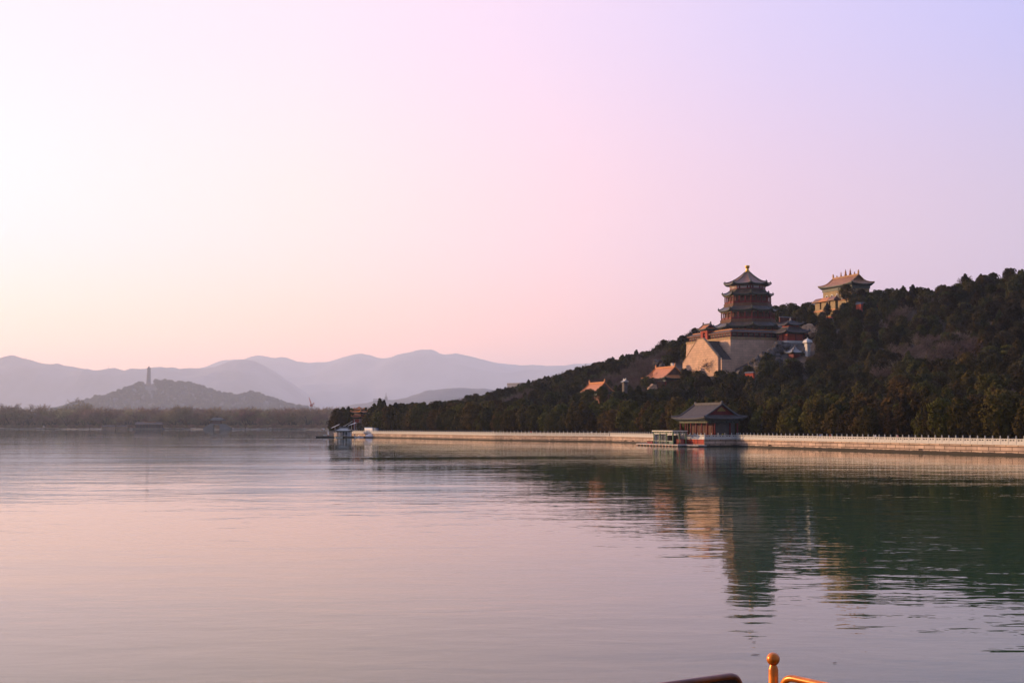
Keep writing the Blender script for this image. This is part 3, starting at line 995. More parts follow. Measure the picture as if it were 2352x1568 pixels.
for i, (sx, sy, Yd, r_, k) in enumerate(rocks):
    p = ats(sx, sy, Yd)
    me = rock_mesh(i * 3.7 + 1, (r_ * 1.25, r_, r_ * 1.1))
    me.materials.append(ROCKO if k else ROCK)
    o = link_mesh('boulder', me, None, p, i * 1.3)
    if i in rl:
        tag(o, rl[i], 'rock')
    else:
        tag(o, 'weathered grey boulder of the rockery at the shaded foot of the stone terrace', 'rock', 'rockery boulders below the terrace')

# ------------------------------------------------------------------ lakeside pavilion on its platform
PZ = LEDGE
plat = thing('pavilion_platform', 'stone platform jutting into the lake with a red front under the grey roofed pavilion', 'platform', (PLAT[0], PLAT[1], 0), ROT)
uvbox(MB().box(-26, 0, .02, 14, -1.5, PZ - .14), 'stone_body', EMB, plat)
MB().box(-25.5, -.25, -.06, .02, .75, PZ - .2).build('red_front', REDW, plat)
MB().box(-26.2, .2, -.2, 14, PZ - .14, PZ + .03).build('coping', STONE_W, plat)
pl3 = [loc2(PLAT, -26, .25), loc2(PLAT, -.2, .25), loc2(PLAT, -.2, 11.3)]
bp_ = []
for A, B, n in ((pl3[0], pl3[1], 12), (pl3[1], pl3[2], 5)):
    for k in range(n):
        bp_.append(tuple(A + (B - A) * k / n))
bp_.append(tuple(pl3[2]))
balustrade('white stone balustrade round the edge of the pavilion platform', bp_, PZ + .03)
pc = loc2(PLAT, -10.0, 7.0)
pavl = thing('lakeside_pavilion', 'open red columned pavilion with grey hip and gable roof on the lake edge', 'pavilion', (pc.x, pc.y, PZ + .03), ROT)
EH = 5.9
MB().box(-9.0, 9.0, -5.6, 5.6, 0, .35).build('plinth', STONE_G, pavl)
for k in range(6):
    x = -8.2 + 16.4 * k / 5
    for y in (-5.0, 5.0):
        MB().lathe([(.24, .35), (.22, EH - .6)], 10, (x, y, 0)).build('column', RED, pavl, True)
for k in range(1, 4):
    y = -5.0 + 10.0 * k / 4
    for x in (-8.2, 8.2):
        if x > 0 and k == 2:
            continue
        MB().lathe([(.24, .35), (.22, EH - .6)], 10, (x, y, 0)).build('column', RED, pavl, True)
MB().box(-6.4, 6.8, -2.4, 3.4, .35, EH - .7).build('inner_wall', mat('dark_red_screen', (.12, .03, .022), .8, .35, .9), pavl)
MB().box(7.4, 7.7, -2.2, 4.4, .35, EH - .7).build('end_wall', mat('grey_brick', (.10, .088, .080), .9, .2, .8), pavl)
sc_ = MB()
for k in range(6):
    x = -6.0 + 12.4 * (k + .5) / 6
    sc_.box(x - .8, x + .8, -2.48, -2.41, 1.1, EH - 1.3)
sc_.build('lattice_screen', mat('pale_lattice', (.09, .042, .03), .8, .35, 1.2), pavl)
MB().box(-8.6, 8.6, -5.25, -4.8, EH - 1.35, EH - .62).build('frieze', mat('green_gold_frieze', (.12, .12, .08), .8, .5, 1.5), pavl)
MB().box(8.0, 8.45, -4.8, 5.2, EH - 1.35, EH - .62).build('frieze', BRACK, pavl)
MB().box(-8.0, 8.0, -5.1, -4.9, .7, .85).build('bench_rail', RED, pavl)
ro_ = gable_roof(pavl, 10.0, 6.9, 7.9, EH + .05, EH + 4.1, TILE_GREY, RIDGE_GREY, .45, .3, RED, 1.25, .15)
gp_ = MB()
gp_.poly([(7.9 - .18, -1.5, EH + 2.1), (7.9 - .18, 1.5, EH + 2.1), (7.9 - .18, .7, EH + 2.9), (7.9 - .18, 0, EH + 3.4), (7.9 - .18, -.7, EH + 2.9)])
gp_.add([(7.9 - .10, y, z) for y, z in ((-1.5, EH + 2.1), (1.5, EH + 2.1), (0, EH + 3.4))], [(0, 1, 2)])
gp_.build('gable_ornament', mat('gilded_ornament', (.30, .17, .04), .6, .3), ro_)

# back building behind the pavilion, seen under its eaves
bb = loc2(PLAT, 3.5, 22.0)
bbt = thing('service_house', 'low dark house with pale window behind the right end of the pavilion', 'house', (bb.x, bb.y, LEDGE), ROT)
MB().box(-4, 4, -3, 3, 0, 3.6).build('wall', mat('dark_timber', (.05, .03, .025), .8, .3), bbt)
MB().box(4.02, 4.1, -2.2, 2.0, 2.3, 3.3).build('window', mat('pale_screen2', (.40, .35, .33), .8, .2), bbt)
gable_roof(bbt, 5.0, 4.0, 4.0, 3.9, 5.6, TILE_GREY, RIDGE_GREY, .2, .2, RED, 1.2, .1)

# pontoon and green kiosk in front of it
pon = thing('pontoon', 'long pale floating pontoon moored in front of the pavilion platform', 'pontoon', (PLAT[0], PLAT[1], 0), ROT)
MB().box(-32, -4.6, -6.2, -.9, .32, .62).build('deck', mat('pale_deck', (.50, .42, .38), .85, .2, .5), pon)
MB().box(-31.6, -4.9, -5.9, -1.2, -.5, .31).build('float_hull', mat('dark_float', (.05, .045, .04), .8, .3), pon)
fl = MB()
for k in range(12):
    x = -31 + 2.1 * k
    fl.box(x - .25, x + .25, -6.27, -5.95, .02, .31)
fl.build('fender', mat('rust_fender', (.30, .15, .08), .8, .3), pon)
MB().box(-4.58, 3.0, -3.6, -.9, .28, .55).build('gangway', mat('grey_deck', (.34, .30, .31), .85, .2, .5), pon)
kio = thing('kiosk', 'green framed glass kiosk with flat pale roof standing on the pontoon', 'kiosk', (PLAT[0], PLAT[1], .62), ROT)
kx0, kx1, ky0, ky1, kh = -21.0, -8.6, -5.6, -1.4, 3.7
MB().box(kx0 - .5, kx1 + .4, ky0 - .4, ky1 + .4, kh, kh + .34).build('roof', mat('cream_roof', (.62, .56, .44), .7, .1), kio)
for x in (kx0, kx0 + 4.1, kx0 + 8.3, kx1):
    for y in (ky0, ky1):
        MB().box(x - .14, x + .14, y - .14, y + .14, 0, kh).build('post', GREENP, kio)
MB().box(kx1 - .1, kx1 + .1, (ky0 + ky1) / 2 - .12, (ky0 + ky1) / 2 + .12, 0, kh).build('post', GREENP, kio)
km = MB()
km.box(kx0, kx1, ky0 - .08, ky0 + .08, kh - .55, kh - .3); km.box(kx1 - .08, kx1 + .08, ky0, ky1, kh - .55, kh - .3); km.box(kx0, kx1, ky0 - .06, ky0 + .06, .9, 1.05)
km.build('frame_rail', mat('pale_frame', (.48, .48, .38), .7, .1), kio)
MB().box(kx0 + 1.2, kx0 + 8.0, ky0 + .5, ky1 - .3, .02, 2.6).build('inner_booth', GLASSD, kio)
MB().box(kx0 + .1, kx0 + .25, ky0 + .2, ky1 - .2, .02, 2.9).build('end_panel', WHITEP, kio)
MB().box(kx1 - 3.4, kx1 - .3, ky0 + .3, ky0 + .38, .1, 1.0).build('glass_panel', mat('green_glass', (.10, .16, .10), .2, .2, spec=.6), kio)
MB().box(kx1 - 3.2, kx1 - .4, ky1 - 1.6, ky1 - .4, .02, 1.5).build('counter', mat('red_counter', (.30, .07, .05), .7, .2), kio)
for sx_, k in ((-24.8, 0), (-26.6, 1)):
    q = loc2(PLAT, sx_, -4.2)
    bt = thing('crate', ['dark red crate on the pontoon left of the green kiosk', 'second dark red crate farther left on the pontoon'][k], 'crate', (q.x, q.y, .62), ROT + .1 * k)
    MB().box(-.75, .75, -.5, .5, 0, .7).build('body', mat('maroon_crate', (.16, .03, .03), .8, .2), bt)
    MB().box(-.82, .82, -.57, .57, .7, .82).build('lid', DARKW, bt)

# ------------------------------------------------------------------ boat dock at the far end of the balustrade
def P_on(sx, Yd, z=0.0):
    return Vector(((sx * KS - 1176) / F * (Yd * CT + (z - HC) * ST), Yd, z))
DY = 668.0
def pxw(a, b, Yd=DY):
    return (b - a) * KS / F * Yd
d0 = P_on(1421, DY)
dock = thing('boat_dock', 'long low wooden boat dock at the far end of the balustrade', 'dock', (d0.x, d0.y, 0))
L2 = pxw(1329, 1511) / 2
MB().box(-L2, L2, -4.0, 4.0, .35, .62).build('deck', WOODB, dock)
MB().box(-L2 + .3, L2 - .3, -3.7, 3.7, -.5, .34).build('float_hull', mat('dark_float2', (.045, .04, .04), .8, .3), dock)
fl = MB()
for k in range(6):
    x = pxw(1421, 1425 + 6 * k)
    fl.lathe([(.3, 0), (.35, .25), (.3, .5)], 6, (x, -4.3, 0))
fl.build('fender', WHITEP, dock)
d1 = P_on(1298, DY + 8)
dk2 = thing('boat_dock', 'short dark outer landing stage left of the dock house', 'dock', (d1.x, d1.y, 0))
L3 = pxw(1263, 1334) / 2
MB().box(-L3, L3, -2.0, 2.0, .5, .85).build('deck', WOODB, dk2)
MB().box(-L3 + .4, L3 - .4, -1.7, 1.7, -.5, .49).build('float_hull', MATS['dark_float2'], dk2)
MB().box(-L3 + 4.2, -L3 + 5.8, -2.1, 1, .86, 1.5).build('locker', STONE_W, dk2)
# dock house
h0 = P_on(1376, DY + .5)
dh = thing('dock_house', 'small white walled house with grey hipped roof on the boat dock', 'house', (h0.x, h0.y, .62))
hw = pxw(1345, 1407) / 2
MB().box(-hw + .6, hw - .3, -1.4, 2.4, 0, 2.6).build('wall', mat('cream_wall', (.30, .27, .24), .8, .25), dh)
for k in range(6):
    x = -hw + .3 + (2 * hw - .6) * k / 5
    MB().box(x - .13, x + .13, -2.5, -2.25, 0, 2.7).build('post', WHITEP, dh)
MB().box(hw - 1.6, hw - .25, -2.2, 2.3, 0, 2.6).build('end_room', mat('pale_blue_wall', (.48, .46, .46), .7, .1), dh)
MB().box(-hw + 1.3, -hw + 2.4, -1.5, -1.41, .1, 1.9).build('door', WHITEP, dh)
MB().box(-hw + 3.4, hw - 2.2, -1.5, -1.41, .9, 2.1).build('window', GLASSD, dh)
gable_roof(dh, hw + .5, 3.4, hw - 1.9, 2.95, 4.4, mat('light_grey_tile', (.46, .42, .35), .8, .15), RIDGE_GREY, .15, .2, STONE_G, 1.15, .05)
# tilted solar panels on poles
for sx, sy, w, tl, lab in ((1340, 1706, 1.9, .45, 'tilted white panel on a pole left of the dock house roof'), (1381, 1702, 3.2, .6, 'largest tilted white panel, directly above the dock house roof'), (1406, 1698, 1.9, .35, 'tilted white panel on a tall pole at the right end of the dock house')):
    p = ats(sx, sy, DY + 3.2)
    r = thing('solar_panel', lab, 'panel', (p.x, p.y, .62), 0, 'tilted panels around the dock house')
    hh = p.z - .62
    MB().lathe([(.09, 0), (.07, hh)], 6).build('pole', WHITEP, r)
    MB().add([(-w, -1.0, hh - w * tl), (w, -1.0, hh + w * tl), (w + .5, 1.1, hh + w * tl + .5), (-w + .5, 1.1, hh - w * tl + .5),
              (-w, -1.0, hh - w * tl + .12), (w, -1.0, hh + w * tl + .12), (w + .5, 1.1, hh + w * tl + .62), (-w + .5, 1.1, hh - w * tl + .62)],
             [(3, 2, 1, 0), (4, 5, 6, 7), (0, 1, 5, 4), (1, 2, 6, 5), (2, 3, 7, 6), (3, 0, 4, 7)]).build('panel_face', WHITEP, r)
# sign box on the outer stage, white bollard, life ring box
p = P_on(1292, DY + 8)
r = thing('notice_box', 'white and orange notice box on two posts at the outer landing stage', 'sign', (p.x, p.y, .85))
MB().box(-.75, .75, -.25, .25, 3.1, 3.9).build('board', WHITEP, r)
MB().box(-.76, .0, -.27, -.255, 3.1, 3.45).build('stripe', mat('orange_paint', (.60, .18, .04), .6, .1), r)
for x in (-.55, .55):
    MB().box(x - .06, x + .06, -.06, .06, 0, 3.1).build('post', STONE_G, r)
p = P_on(1313, DY + 8)
r = thing('bollard', 'stout white post with orange foot on the outer landing stage', 'bollard', (p.x, p.y, .85))
MB().lathe([(.34, .35), (.32, 2.0), (.2, 2.15)], 10).build('shaft', WHITEP, r)
MB().lathe([(.38, 0), (.36, .36)], 10).build('foot', MATS['orange_paint'], r)
p = P_on(1355, DY - 4.7)
r = thing('rowing_boat', 'narrow yellow flat boat moored under the dock house', 'boat', (p.x, p.y, 0))
bw = pxw(1341, 1375) / 2
MB().rings([[(-bw, 0, .75), (-bw * .8, -.75, .62), (bw * .8, -.75, .62), (bw, 0, .75), (bw * .8, .75, .62), (-bw * .8, .75, .62)],
            [(-bw * .9, 0, .05), (-bw * .7, -.5, -.1), (bw * .7, -.5, -.1), (bw * .9, 0, .05), (bw * .7, .5, -.1), (-bw * .7, .5, -.1)]], True, True, True).build('hull', WHITEP, r)
MB().rings([[(-bw * 1.02, 0, .86), (-bw * .82, -.8, .72), (bw * .82, -.8, .72), (bw * 1.02, 0, .86), (bw * .82, .8, .72), (-bw * .82, .8, .72)],
            [(-bw * 1.02, 0, .66), (-bw * .82, -.8, .50), (bw * .82, -.8, .50), (bw * 1.02, 0, .66), (bw * .82, .8, .50), (-bw * .82, .8, .50)]]).build('gunwale', mat('yellow_paint', (.62, .36, .05), .6, .1), r)
# billboard
p = P_on(1473.5, DY + 4.5)
r = thing('billboard', 'white billboard with blue rim and small characters above the moored boats', 'billboard', (p.x, p.y, .62), -.9)
zb0, zb1 = ats(1473, 1733, DY).z - .62, ats(1473, 1709, DY).z - .62
w = pxw(1453, 1494) / 2 * 1.45
MB().box(-w, w, 0, 1.4, zb0, zb1).build('board', mat('sign_white', (.74, .73, .74), .5, .04), r)
MB().box(-w - .02, w + .02, -.03, 1.42, zb1 - .35, zb1 + .02).build('blue_rim', mat('sign_blue', (.18, .36, .66), .5, .1), r)
MB().box(w + .01, w + 4.5, .3, 1.2, zb0 + .4, zb1 - .2).build('blue_side_board', mat('dull_blue', (.10, .15, .24), .6, .15), r)
gl = MB(); gl2 = MB()
rg = random.Random(5)
for k in range(9):
    x = -w + .55 + (2 * w - 1.1) * k / 8
    m = gl2 if k in (2, 7) else gl
    zc = zb0 + (zb1 - zb0) * .5
    m.box(x - .16, x + .16, -.02, -.005, zc + .12, zc + .18); m.box(x - .03, x + .03, -.024, -.004, zc - .24, zc + .3); m.box(x - .17, x + .17, -.02, -.005, zc - .16, zc - .10)
gl.build('characters', mat('sign_ink', (.10, .12, .30), .6, .1), r)
gl2.build('characters', mat('sign_red', (.50, .05, .04), .6, .1), r)
for x in (-w + .3, w - .3):
    MB().box(x - .1, x + .1, .5, .8, 0, zb0).build('post', STONE_G, r)
# two boats with white covers
def covered_boat(sx0, sx1, Yd, label):
    p = P_on((sx0 + sx1) / 2, Yd)
    r = thing('motor_boat', label, 'boat', (p.x, p.y, 0), .05, 'covered boats moored at the dock')
    a = pxw(sx0, sx1, Yd) / 2
    def ring(z, k, w):
        return [(a * k * math.cos(t) * (1.0 if math.cos(t) < 0 else 1.12), w * math.sin(t), z + .25 * max(0, math.cos(t)) ** 2) for t in [2 * math.pi * q / 20 for q in range(20)]]
    MB().rings([ring(-.25, .8, 1.0), ring(.2, .92, 1.35), ring(.75, .98, 1.5)], True, True, True).build('hull', mat('maroon_hull', (.16, .05, .045), .5, .2), r, True)
    MB().rings([ring(.76, 1.0, 1.55), ring(1.0, .97, 1.5), ring(1.55, .7, 1.0), ring(1.9, .35, .5)], True, False, True).build('cover', mat('boat_cover', (.82, .68, .60), .7, .12), r, True)
    MB().box(-a * .9, a * .9, -1.53, -1.48, .45, .7).build('stripe', WHITEP, r)
    return r
covered_boat(1461, 1506, DY - 5.6, 'maroon motor boat under a white cover, nearer of the two moored by the billboard')
covered_boat(1431, 1461, DY + 7.5, 'smaller white covered boat tucked behind the dock left of the other covered boat')
p = P_on(1419, DY - 2)
r = thing('life_ring_stand', 'small white life ring stand on the dock right of the dock house', 'stand', (p.x, p.y, .62))
MB().box(-.3, .3, -.1, .1, 0, 1.1).build('stand', WHITEP, r)
tor = [[((.28 + .08 * math.cos(b)) * math.cos(a), -.16 + .08 * math.sin(b), .7 + (.28 + .08 * math.cos(b)) * math.sin(a)) for b in [2 * math.pi * q / 6 for q in range(6)]] for a in [2 * math.pi * k / 12 for k in range(13)]]
MB().rings(tor).build('ring', MATS['orange_paint'], r, True)

# orange roofed three tier pavilion in the trees behind the dock
p = ats(1436, 1716, 708)
ort = thing('tiered_pavilion', 'tiered pavilion with orange roofs and white walls in the trees behind the boat dock', 'pavilion', (p.x, p.y, 1.6), -.5)
zz = lambda sy: ats(1436, sy, 708).z - 1.6
MB().box(-2.0, 2.0, -2.0, 2.0, 0, zz(1668)).build('lower_wall', mat('cream_plaster', (.46, .40, .36), .8, .2, .8), ort)
for x in (-2.2, -.8, .8, 2.2):
    MB().box(x - .16, x + .16, -2.35, -2.1, 0, zz(1668)).build('column', REDW, ort)
MB().box(-1.4, 1.4, -2.1, -2.01, zz(1690), zz(1676)).build('window', REDW, ort)
skirt(ort, sqr, 1.9, 3.1, zz(1659), zz(1668), mat('russet_tile', (.26, .07, .04), .6, .25), TILE_O, .4, .2, 6, 4, 1.3)
MB().box(-1.9, 1.9, -1.9, 1.9, zz(1661), zz(1649)).build('upper_wall', WHITEP, ort)
skirt(ort, sqr, 1.2, 3.4, zz(1639), zz(1649), TILE_O, TILE_O, .5, .2, 6, 4, 1.3)
skirt(ort, sqr, .15, 2.2, zz(1629), zz(1638), TILE_O, TILE_O, .4, .2, 6, 4, 1.4)

# ------------------------------------------------------------------ block building beyond the hill's foot
p = ats(2080, 1575, 1180)
bl = thing('office_block', 'plain flat roofed block with pale lit left face beyond the trees', 'building', (p.x, p.y, 0), -.62)
zt2 = ats(2080, 1534, 1180).z
MB().box(-14.5, 0, 0, 16, 0, zt2).build('wall', mat('pale_concrete', (.44, .40, .40), .8, .1, .1), bl)
MB().box(.02, 26, .8, 16, 0, zt2 - .4).build('wall', mat('grey_concrete', (.13, .13, .16), .8, .15, .1), bl)
MB().box(-14.7, .2, -.2, 16.2, zt2, zt2 + .7).build('parapet', STONE, bl)
wm = MB()
for f_ in range(5):
    for k in range(4):
        wm.box(-13 + 3.4 * k, -11.4 + 3.4 * k, -.06, -.01, zt2 - 4.2 - 4.4 * f_, zt2 - 2.4 - 4.4 * f_)
wm.build('window', mat('dull_window', (.26, .25, .28), .5, .1), bl)

# ------------------------------------------------------------------ water, far shore, plain
wm_ = bpy.data.materials.new('lake_water')
wm_.use_nodes = True
N_, L_ = wm_.node_tree.nodes, wm_.node_tree.links
pb = N_['Principled BSDF']
pb.inputs['Base Color'].default_value = (.030, .068, .028, 1)
pb.inputs['Roughness'].default_value = 0.02
pb.inputs['IOR'].default_value = 1.333
pb.inputs['Specular IOR Level'].default_value = 0.5
pb.inputs['Specular Tint'].default_value = (.95, 1.0, .89, 1)
geo = N_.new('ShaderNodeNewGeometry')
def wav(scale, sx, sy, rot, detail, dist=0.4):
    mp = N_.new('ShaderNodeMapping')
    mp.inputs['Rotation'].default_value = (0, 0, rot)
    mp.inputs['Scale'].default_value = (sx, sy, 1)
    L_.new(geo.outputs['Position'], mp.inputs[0])
    n = N_.new('ShaderNodeTexNoise')
    n.inputs['Scale'].default_value = scale
    n.inputs['Detail'].default_value = detail
    n.inputs['Distortion'].default_value = dist
    L_.new(mp.outputs[0], n.inputs['Vector'])
    return n.outputs[0]
def nmul(a, k, b=None):
    n = N_.new('ShaderNodeMath'); n.operation = 'MULTIPLY_ADD' if b is not None else 'MULTIPLY'
    L_.new(a, n.inputs[0])
    if isinstance(k, float): n.inputs[1].default_value = k
    else: L_.new(k, n.inputs[1])
    if b is not None: L_.new(b, n.inputs[2])
    return n.outputs[0]
fine = wav(1.0, .8, 1.5, .10, 2.0)
med = wav(.34, .8, 1.5, -.12, 2.0)
big = wav(.10, .7, 1.4, .22, 2.0)
patch = wav(.012, .6, 1.6, .15, 3.0)
mrp = N_.new('ShaderNodeMapRange')
L_.new(patch, mrp.inputs[0])
mrp.inputs[1].default_value = .38; mrp.inputs[2].default_value = .66; mrp.inputs[3].default_value = .35; mrp.inputs[4].default_value = 1.5
hsum = nmul(fine, .014, nmul(med, .042, nmul(big, .105)))
hh_ = nmul(hsum, mrp.outputs[0])
bmp = N_.new('ShaderNodeBump')
bmp.inputs['Strength'].default_value = 1.0
bmp.inputs['Distance'].default_value = 0.55
L_.new(hh_, bmp.inputs['Height'])
L_.new(bmp.outputs[0], pb.inputs['Normal'])
wtr = MB().poly([(-6000, -900, 0), (6000, -900, 0), (6000, 2600, 0), (-6000, 2600, 0)]).build('water', wm_)
tag(wtr, kind='structure')

def far_y(px):
    return 2450 - 380 * min(max(px, -400), 1000) / 714.0 * .9
PLAIN = mat('winter_plain', (.08, .066, .052), .95, .3, .004)
shore_far = []
for px in range(-4200, 5200, 60):
    Yd = far_y(px) + 14 * math.sin(px * .021) + 8 * math.sin(px * .05 + 1)
    shore_far.append(((px - 1176) / F * Yd, Yd))
rows = []
for dz, dy in ((-.8, 0), (.7, 5), (1.0, 12), (1.9, 900)):
    rows.append([(x, y + dy, dz) for x, y in shore_far])
rows.append([(x * 20.0, 48000, 1.9) for x, y in shore_far])
gnd = MB().rings(rows, False).build('ground', PLAIN)
tag(gnd, kind='structure')
bank = MB().rings([[(x, y - .3, -.3) for x, y in shore_far], [(x, y - .3, .75) for x, y in shore_far], [(x, y + 2.2, 1.25) for x, y in shore_far]], False).build('far_embankment', mat('far_bank_stone', (.22, .20, .18), .9, .35, .02))
tag(bank, 'low pale stone bank edging the far shore of the lake', 'bank')

# ------------------------------------------------------------------ distant hills and mountains
FS = 1.7
def ridge(name, prof, Yd, front, material, bump_amp, bump_len, spur=0.0, step=None, crest=0.0, seed=0.0, kx=1.0):
    Yd, front, bump_len = Yd * FS, front * FS, bump_len * FS
    bump_amp = tuple(x * FS for x in bump_amp)
    crest = tuple(x * FS for x in crest)
    px0, px1 = prof[0][0], prof[-1][0]
    n = step or 260
    pxs = np.linspace(px0, px1, n)
    pys = np.interp(pxs, [a for a, b in prof], [b for a, b in prof])
    ds = np.linspace(0, 1, 26)
    P = np.zeros((n, len(ds) + 6, 3))
    for i in range(n):
        top = at(pxs[i], pys[i], Yd)
        X0 = top.x
        zt = max(2.0, top.z)
        for j, d in enumerate(ds):
            t = d
            y = Yd - front * (1 - t)
            x = X0 * (1 - .0 * t)
            prof_z = zt * (t ** 1.15 * .55 + .45 * t * t * (3 - 2 * t))
            sp = noise.fractal(Vector((X0 / bump_len + seed, d * 2.2, seed)), 1.0, 2.0, 4) * spur * zt * (t * (1 - t) * 3.2)
            bz = noise.noise(Vector((x / bump_amp[1], y / bump_amp[1], seed))) * bump_amp[0]
            cz = noise.fractal(Vector((X0 / (crest[1] if crest else 1) + seed, 3.3, 0)), 1.0, 2.0, 3) * (crest[0] if crest else 0) * t
            P[i, j] = (x, y, prof_z + sp + bz * t + cz)
        for j in range(6):
            t = (j + 1) / 6
            P[i, len(ds) + j] = (X0, Yd + front * t, P[i, len(ds) - 1, 2] * (1 - t * t))
    o = grid_mesh(name, P, material)
    return tag(o, kind='structure')
c6 = lambda l: [(.3174 * a, 803.9 + .3174 * b) for a, b in l]
MTN = mat('mountain_slope', (.10, .095, .11), .95, .35, .0012, col2=(.14, .125, .13), detail=8)
mA = c6([(-900, 150), (-500, 130), (-200, 118), (0, 103), (70, 95), (170, 68), (200, 75), (250, 93), (330, 110), (400, 112), (460, 127), (540, 123), (620, 140), (740, 147), (830, 143), (900, 170), (980, 153), (1050, 148), (1110, 125), (1170, 116), (1240, 118), (1300, 135), (1400, 127), (1480, 125), (1560, 120), (1640, 93), (1750, 70), (1850, 85), (1920, 115), (1990, 165), (2060, 220), (2200, 330), (2300, 420), (2352, 470)])
ridge('mountain', mA, 13000, 2600, MTN, (18, 420), 1500, .45, 300, (13, 140), 1.7)
mC = c6([(1300, 190), (1400, 150), (1480, 122), (1600, 82), (1700, 66), (1760, 66), (1850, 38), (1900, 40), (1980, 58), (2060, 50), (2150, 78), (2250, 92), (2320, 88)]) + [(750, 831), (790, 820), (830, 814), (870, 822), (900, 820), (950, 815), (985, 814), (1000, 811), (1020, 820), (1050, 818), (1090, 824), (1150, 834), (1200, 840), (1260, 841), (1320, 836), (1345, 834), (1385, 832), (1450, 845), (1600, 850), (1900, 860), (2500, 850), (3200, 840)]
ridge('mountain', mC, 17500, 3500, MTN, (24, 600), 2000, .45, 320, (15, 180), 5.1)
mD = [(790, 934), (830, 926), (860, 921), (900, 916), (930, 912), (960, 905), (985, 898), (1010, 894), (1040, 891), (1080, 892), (1120, 894), (1150, 900), (1200, 905), (1260, 890), (1320, 860), (1345, 844), (1365, 836), (1390, 831), (1407, 828), (1420, 831), (1440, 838), (1500, 850), (1700, 880)]
ridge('foothill', mD, 6800, 1500, mat('foothill_slope', (.085, .08, .08), .95, .35, .003, detail=8), (10, 120), 700, .25, 300, (8, 90), 8.3)
JADE = mat('wooded_hill', (.035, .033, .03), .95, .4, .02, col2=(.05, .045, .04), detail=6)
mJ = c6([(380, 470), (460, 435), (520, 412), (600, 387), (700, 357), (780, 337), (880, 317), (940, 288), (980, 265), (1040, 244), (1100, 238), (1170, 234), (1260, 243), (1330, 243), (1400, 257), (1480, 287), (1560, 313), (1600, 332), (1680, 337), (1740, 341), (1790, 322), (1825, 313), (1870, 331), (1940, 352), (2040, 387), (2130, 412), (2230, 432), (2300, 457), (2400, 490)])
JH = ridge('wooded_hill', mJ, 5800, 1000, JADE, (9, 26), 260, .12, 560, (5, 22), 2.9)

# pagoda on the wooded hill
pg = ats(594.6, 1533, 5750 * FS)
ptop = ats(594.6, 1462, 5750 * FS)
HP = (ptop.z - pg.z) / (FS * 1.26)
pag = thing('pagoda', 'slender seven tier pagoda standing on the crest of the hazy wooded hill', 'pagoda', (pg.x, pg.y, pg.z))
pag.scale = (FS * 1.26, FS * 1.26, FS * 1.26)
PGM = mat('pagoda_brick', (.17, .13, .12), .9, .2, .1)
PGR = mat('pagoda_eaves', (.10, .08, .08), .9, .2, .1)
MB().lathe([(9.5, -8), (9.2, 1.5)], 8, (0, 0, 0), OR).build('base', PGM, pag)
bh = HP * .83 / 7
for k in range(7):
    r0 = 7.6 - .28 * k
    MB().lathe([(r0, k * bh), (r0 - .2, (k + 1) * bh)], 8, (0, 0, 0), OR).build('storey', PGM, pag)
    MB().lathe([(r0 - .1, (k + 1) * bh - 1.5), (r0 + 1.7, (k + 1) * bh - .7), (r0 + 1.8, (k + 1) * bh - .35), (r0 - .2, (k + 1) * bh + .8)], 8, (0, 0, 0), OR).build('roof', PGR, pag)
MB().lathe([(8.0, 7 * bh - .2), (4.0, 7 * bh + HP * .07), (1.2, 7 * bh + HP * .12), (.8, 7 * bh + HP * .14), (.2, HP)], 8, (0, 0, 0), OR).build('spire', PGR, pag)
# kiosk on the second summit
kp = at(.3174 * 1825, 803.9 + .3174 * 313, 5790 * FS)
kk = thing('summit_kiosk', 'tiny kiosk on the lower right summit of the hazy wooded hill', 'kiosk', (kp.x, kp.y, kp.z - 4))
kk.scale = (FS, FS, FS)
MB().lathe([(3.5, -4), (3.5, 9)], 6).build('wall', PGM, kk)
MB().lathe([(5.0, 9), (2.5, 11), (.2, 15)], 6).build('roof', PGR, kk)
# dagoba and terraces on the foothill
dp = ats(1544, 1602, 6650 * FS)
dg = thing('dagoba', 'pointed white dagoba on the hazy low hill behind the boat dock', 'dagoba', (dp.x, dp.y, dp.z))
s_ = (ats(1544, 1569, 6650 * FS).z - dp.z) / FS
dg.scale = (FS, FS, FS)
DGM = mat('dagoba_plaster', (.16, .155, .16), .9, .1, .1)
MB().box(-11, 11, -9, 9, -20, s_ * .28, 3, 3).build('base', DGM, dg)
MB().lathe([(7, s_ * .28), (7.5, s_ * .4), (5, s_ * .52), (2.6, s_ * .56), (1.6, s_ * .8), (.4, s_)], 12).build('spire', DGM, dg)
tm_ = ats(1521, 1604, 6600 * FS)
tr = thing('hill_monastery', 'row of low pale walls left of the hazy dagoba', 'building', (tm_.x, tm_.y, tm_.z))
tr.scale = (FS, FS, FS)
MB().box(-36, -6, -6, 6, -25, 5).build('wall', DGM, tr)
MB().box(-4, 30, -6, 6, -25, 8).build('wall', DGM, tr)
MB().box(-38, 32, -7, 7, 8, 12, 3, 5).build('roof', PGR, tr)
# masts on the mountain crest
for px, py0, py1, lab in ((55, 829, 822, 'thin mast on the leftmost mountain top'), (60, 828, 821, 'second thin mast, right of the first, on the leftmost mountain top'), (249, 852, 841, 'lone thin mast on the mountain ridge left of the pagoda')):
    a, b = at(px, py0, 12960 * FS), at(px, py1, 12960 * FS)
    r = thing('mast', lab, 'mast', (a.x, a.y, a.z - 30))
    r.scale = (FS, FS, FS)
    hgt = (b.z - a.z + 30) / FS
    m = MB()
    for sx in (-1, 1):
        for sy in (-1, 1):
            m.tube([(sx * 4, sy * 4, 0), (sx * .6, sy * .6, hgt)], 1.0, 4)
    m.build('lattice', STONE_G, r)
    MB().tube([(0, 0, hgt - 2), (0, 0, hgt + 8)], .6, 4).build('antenna', STONE_G, r)
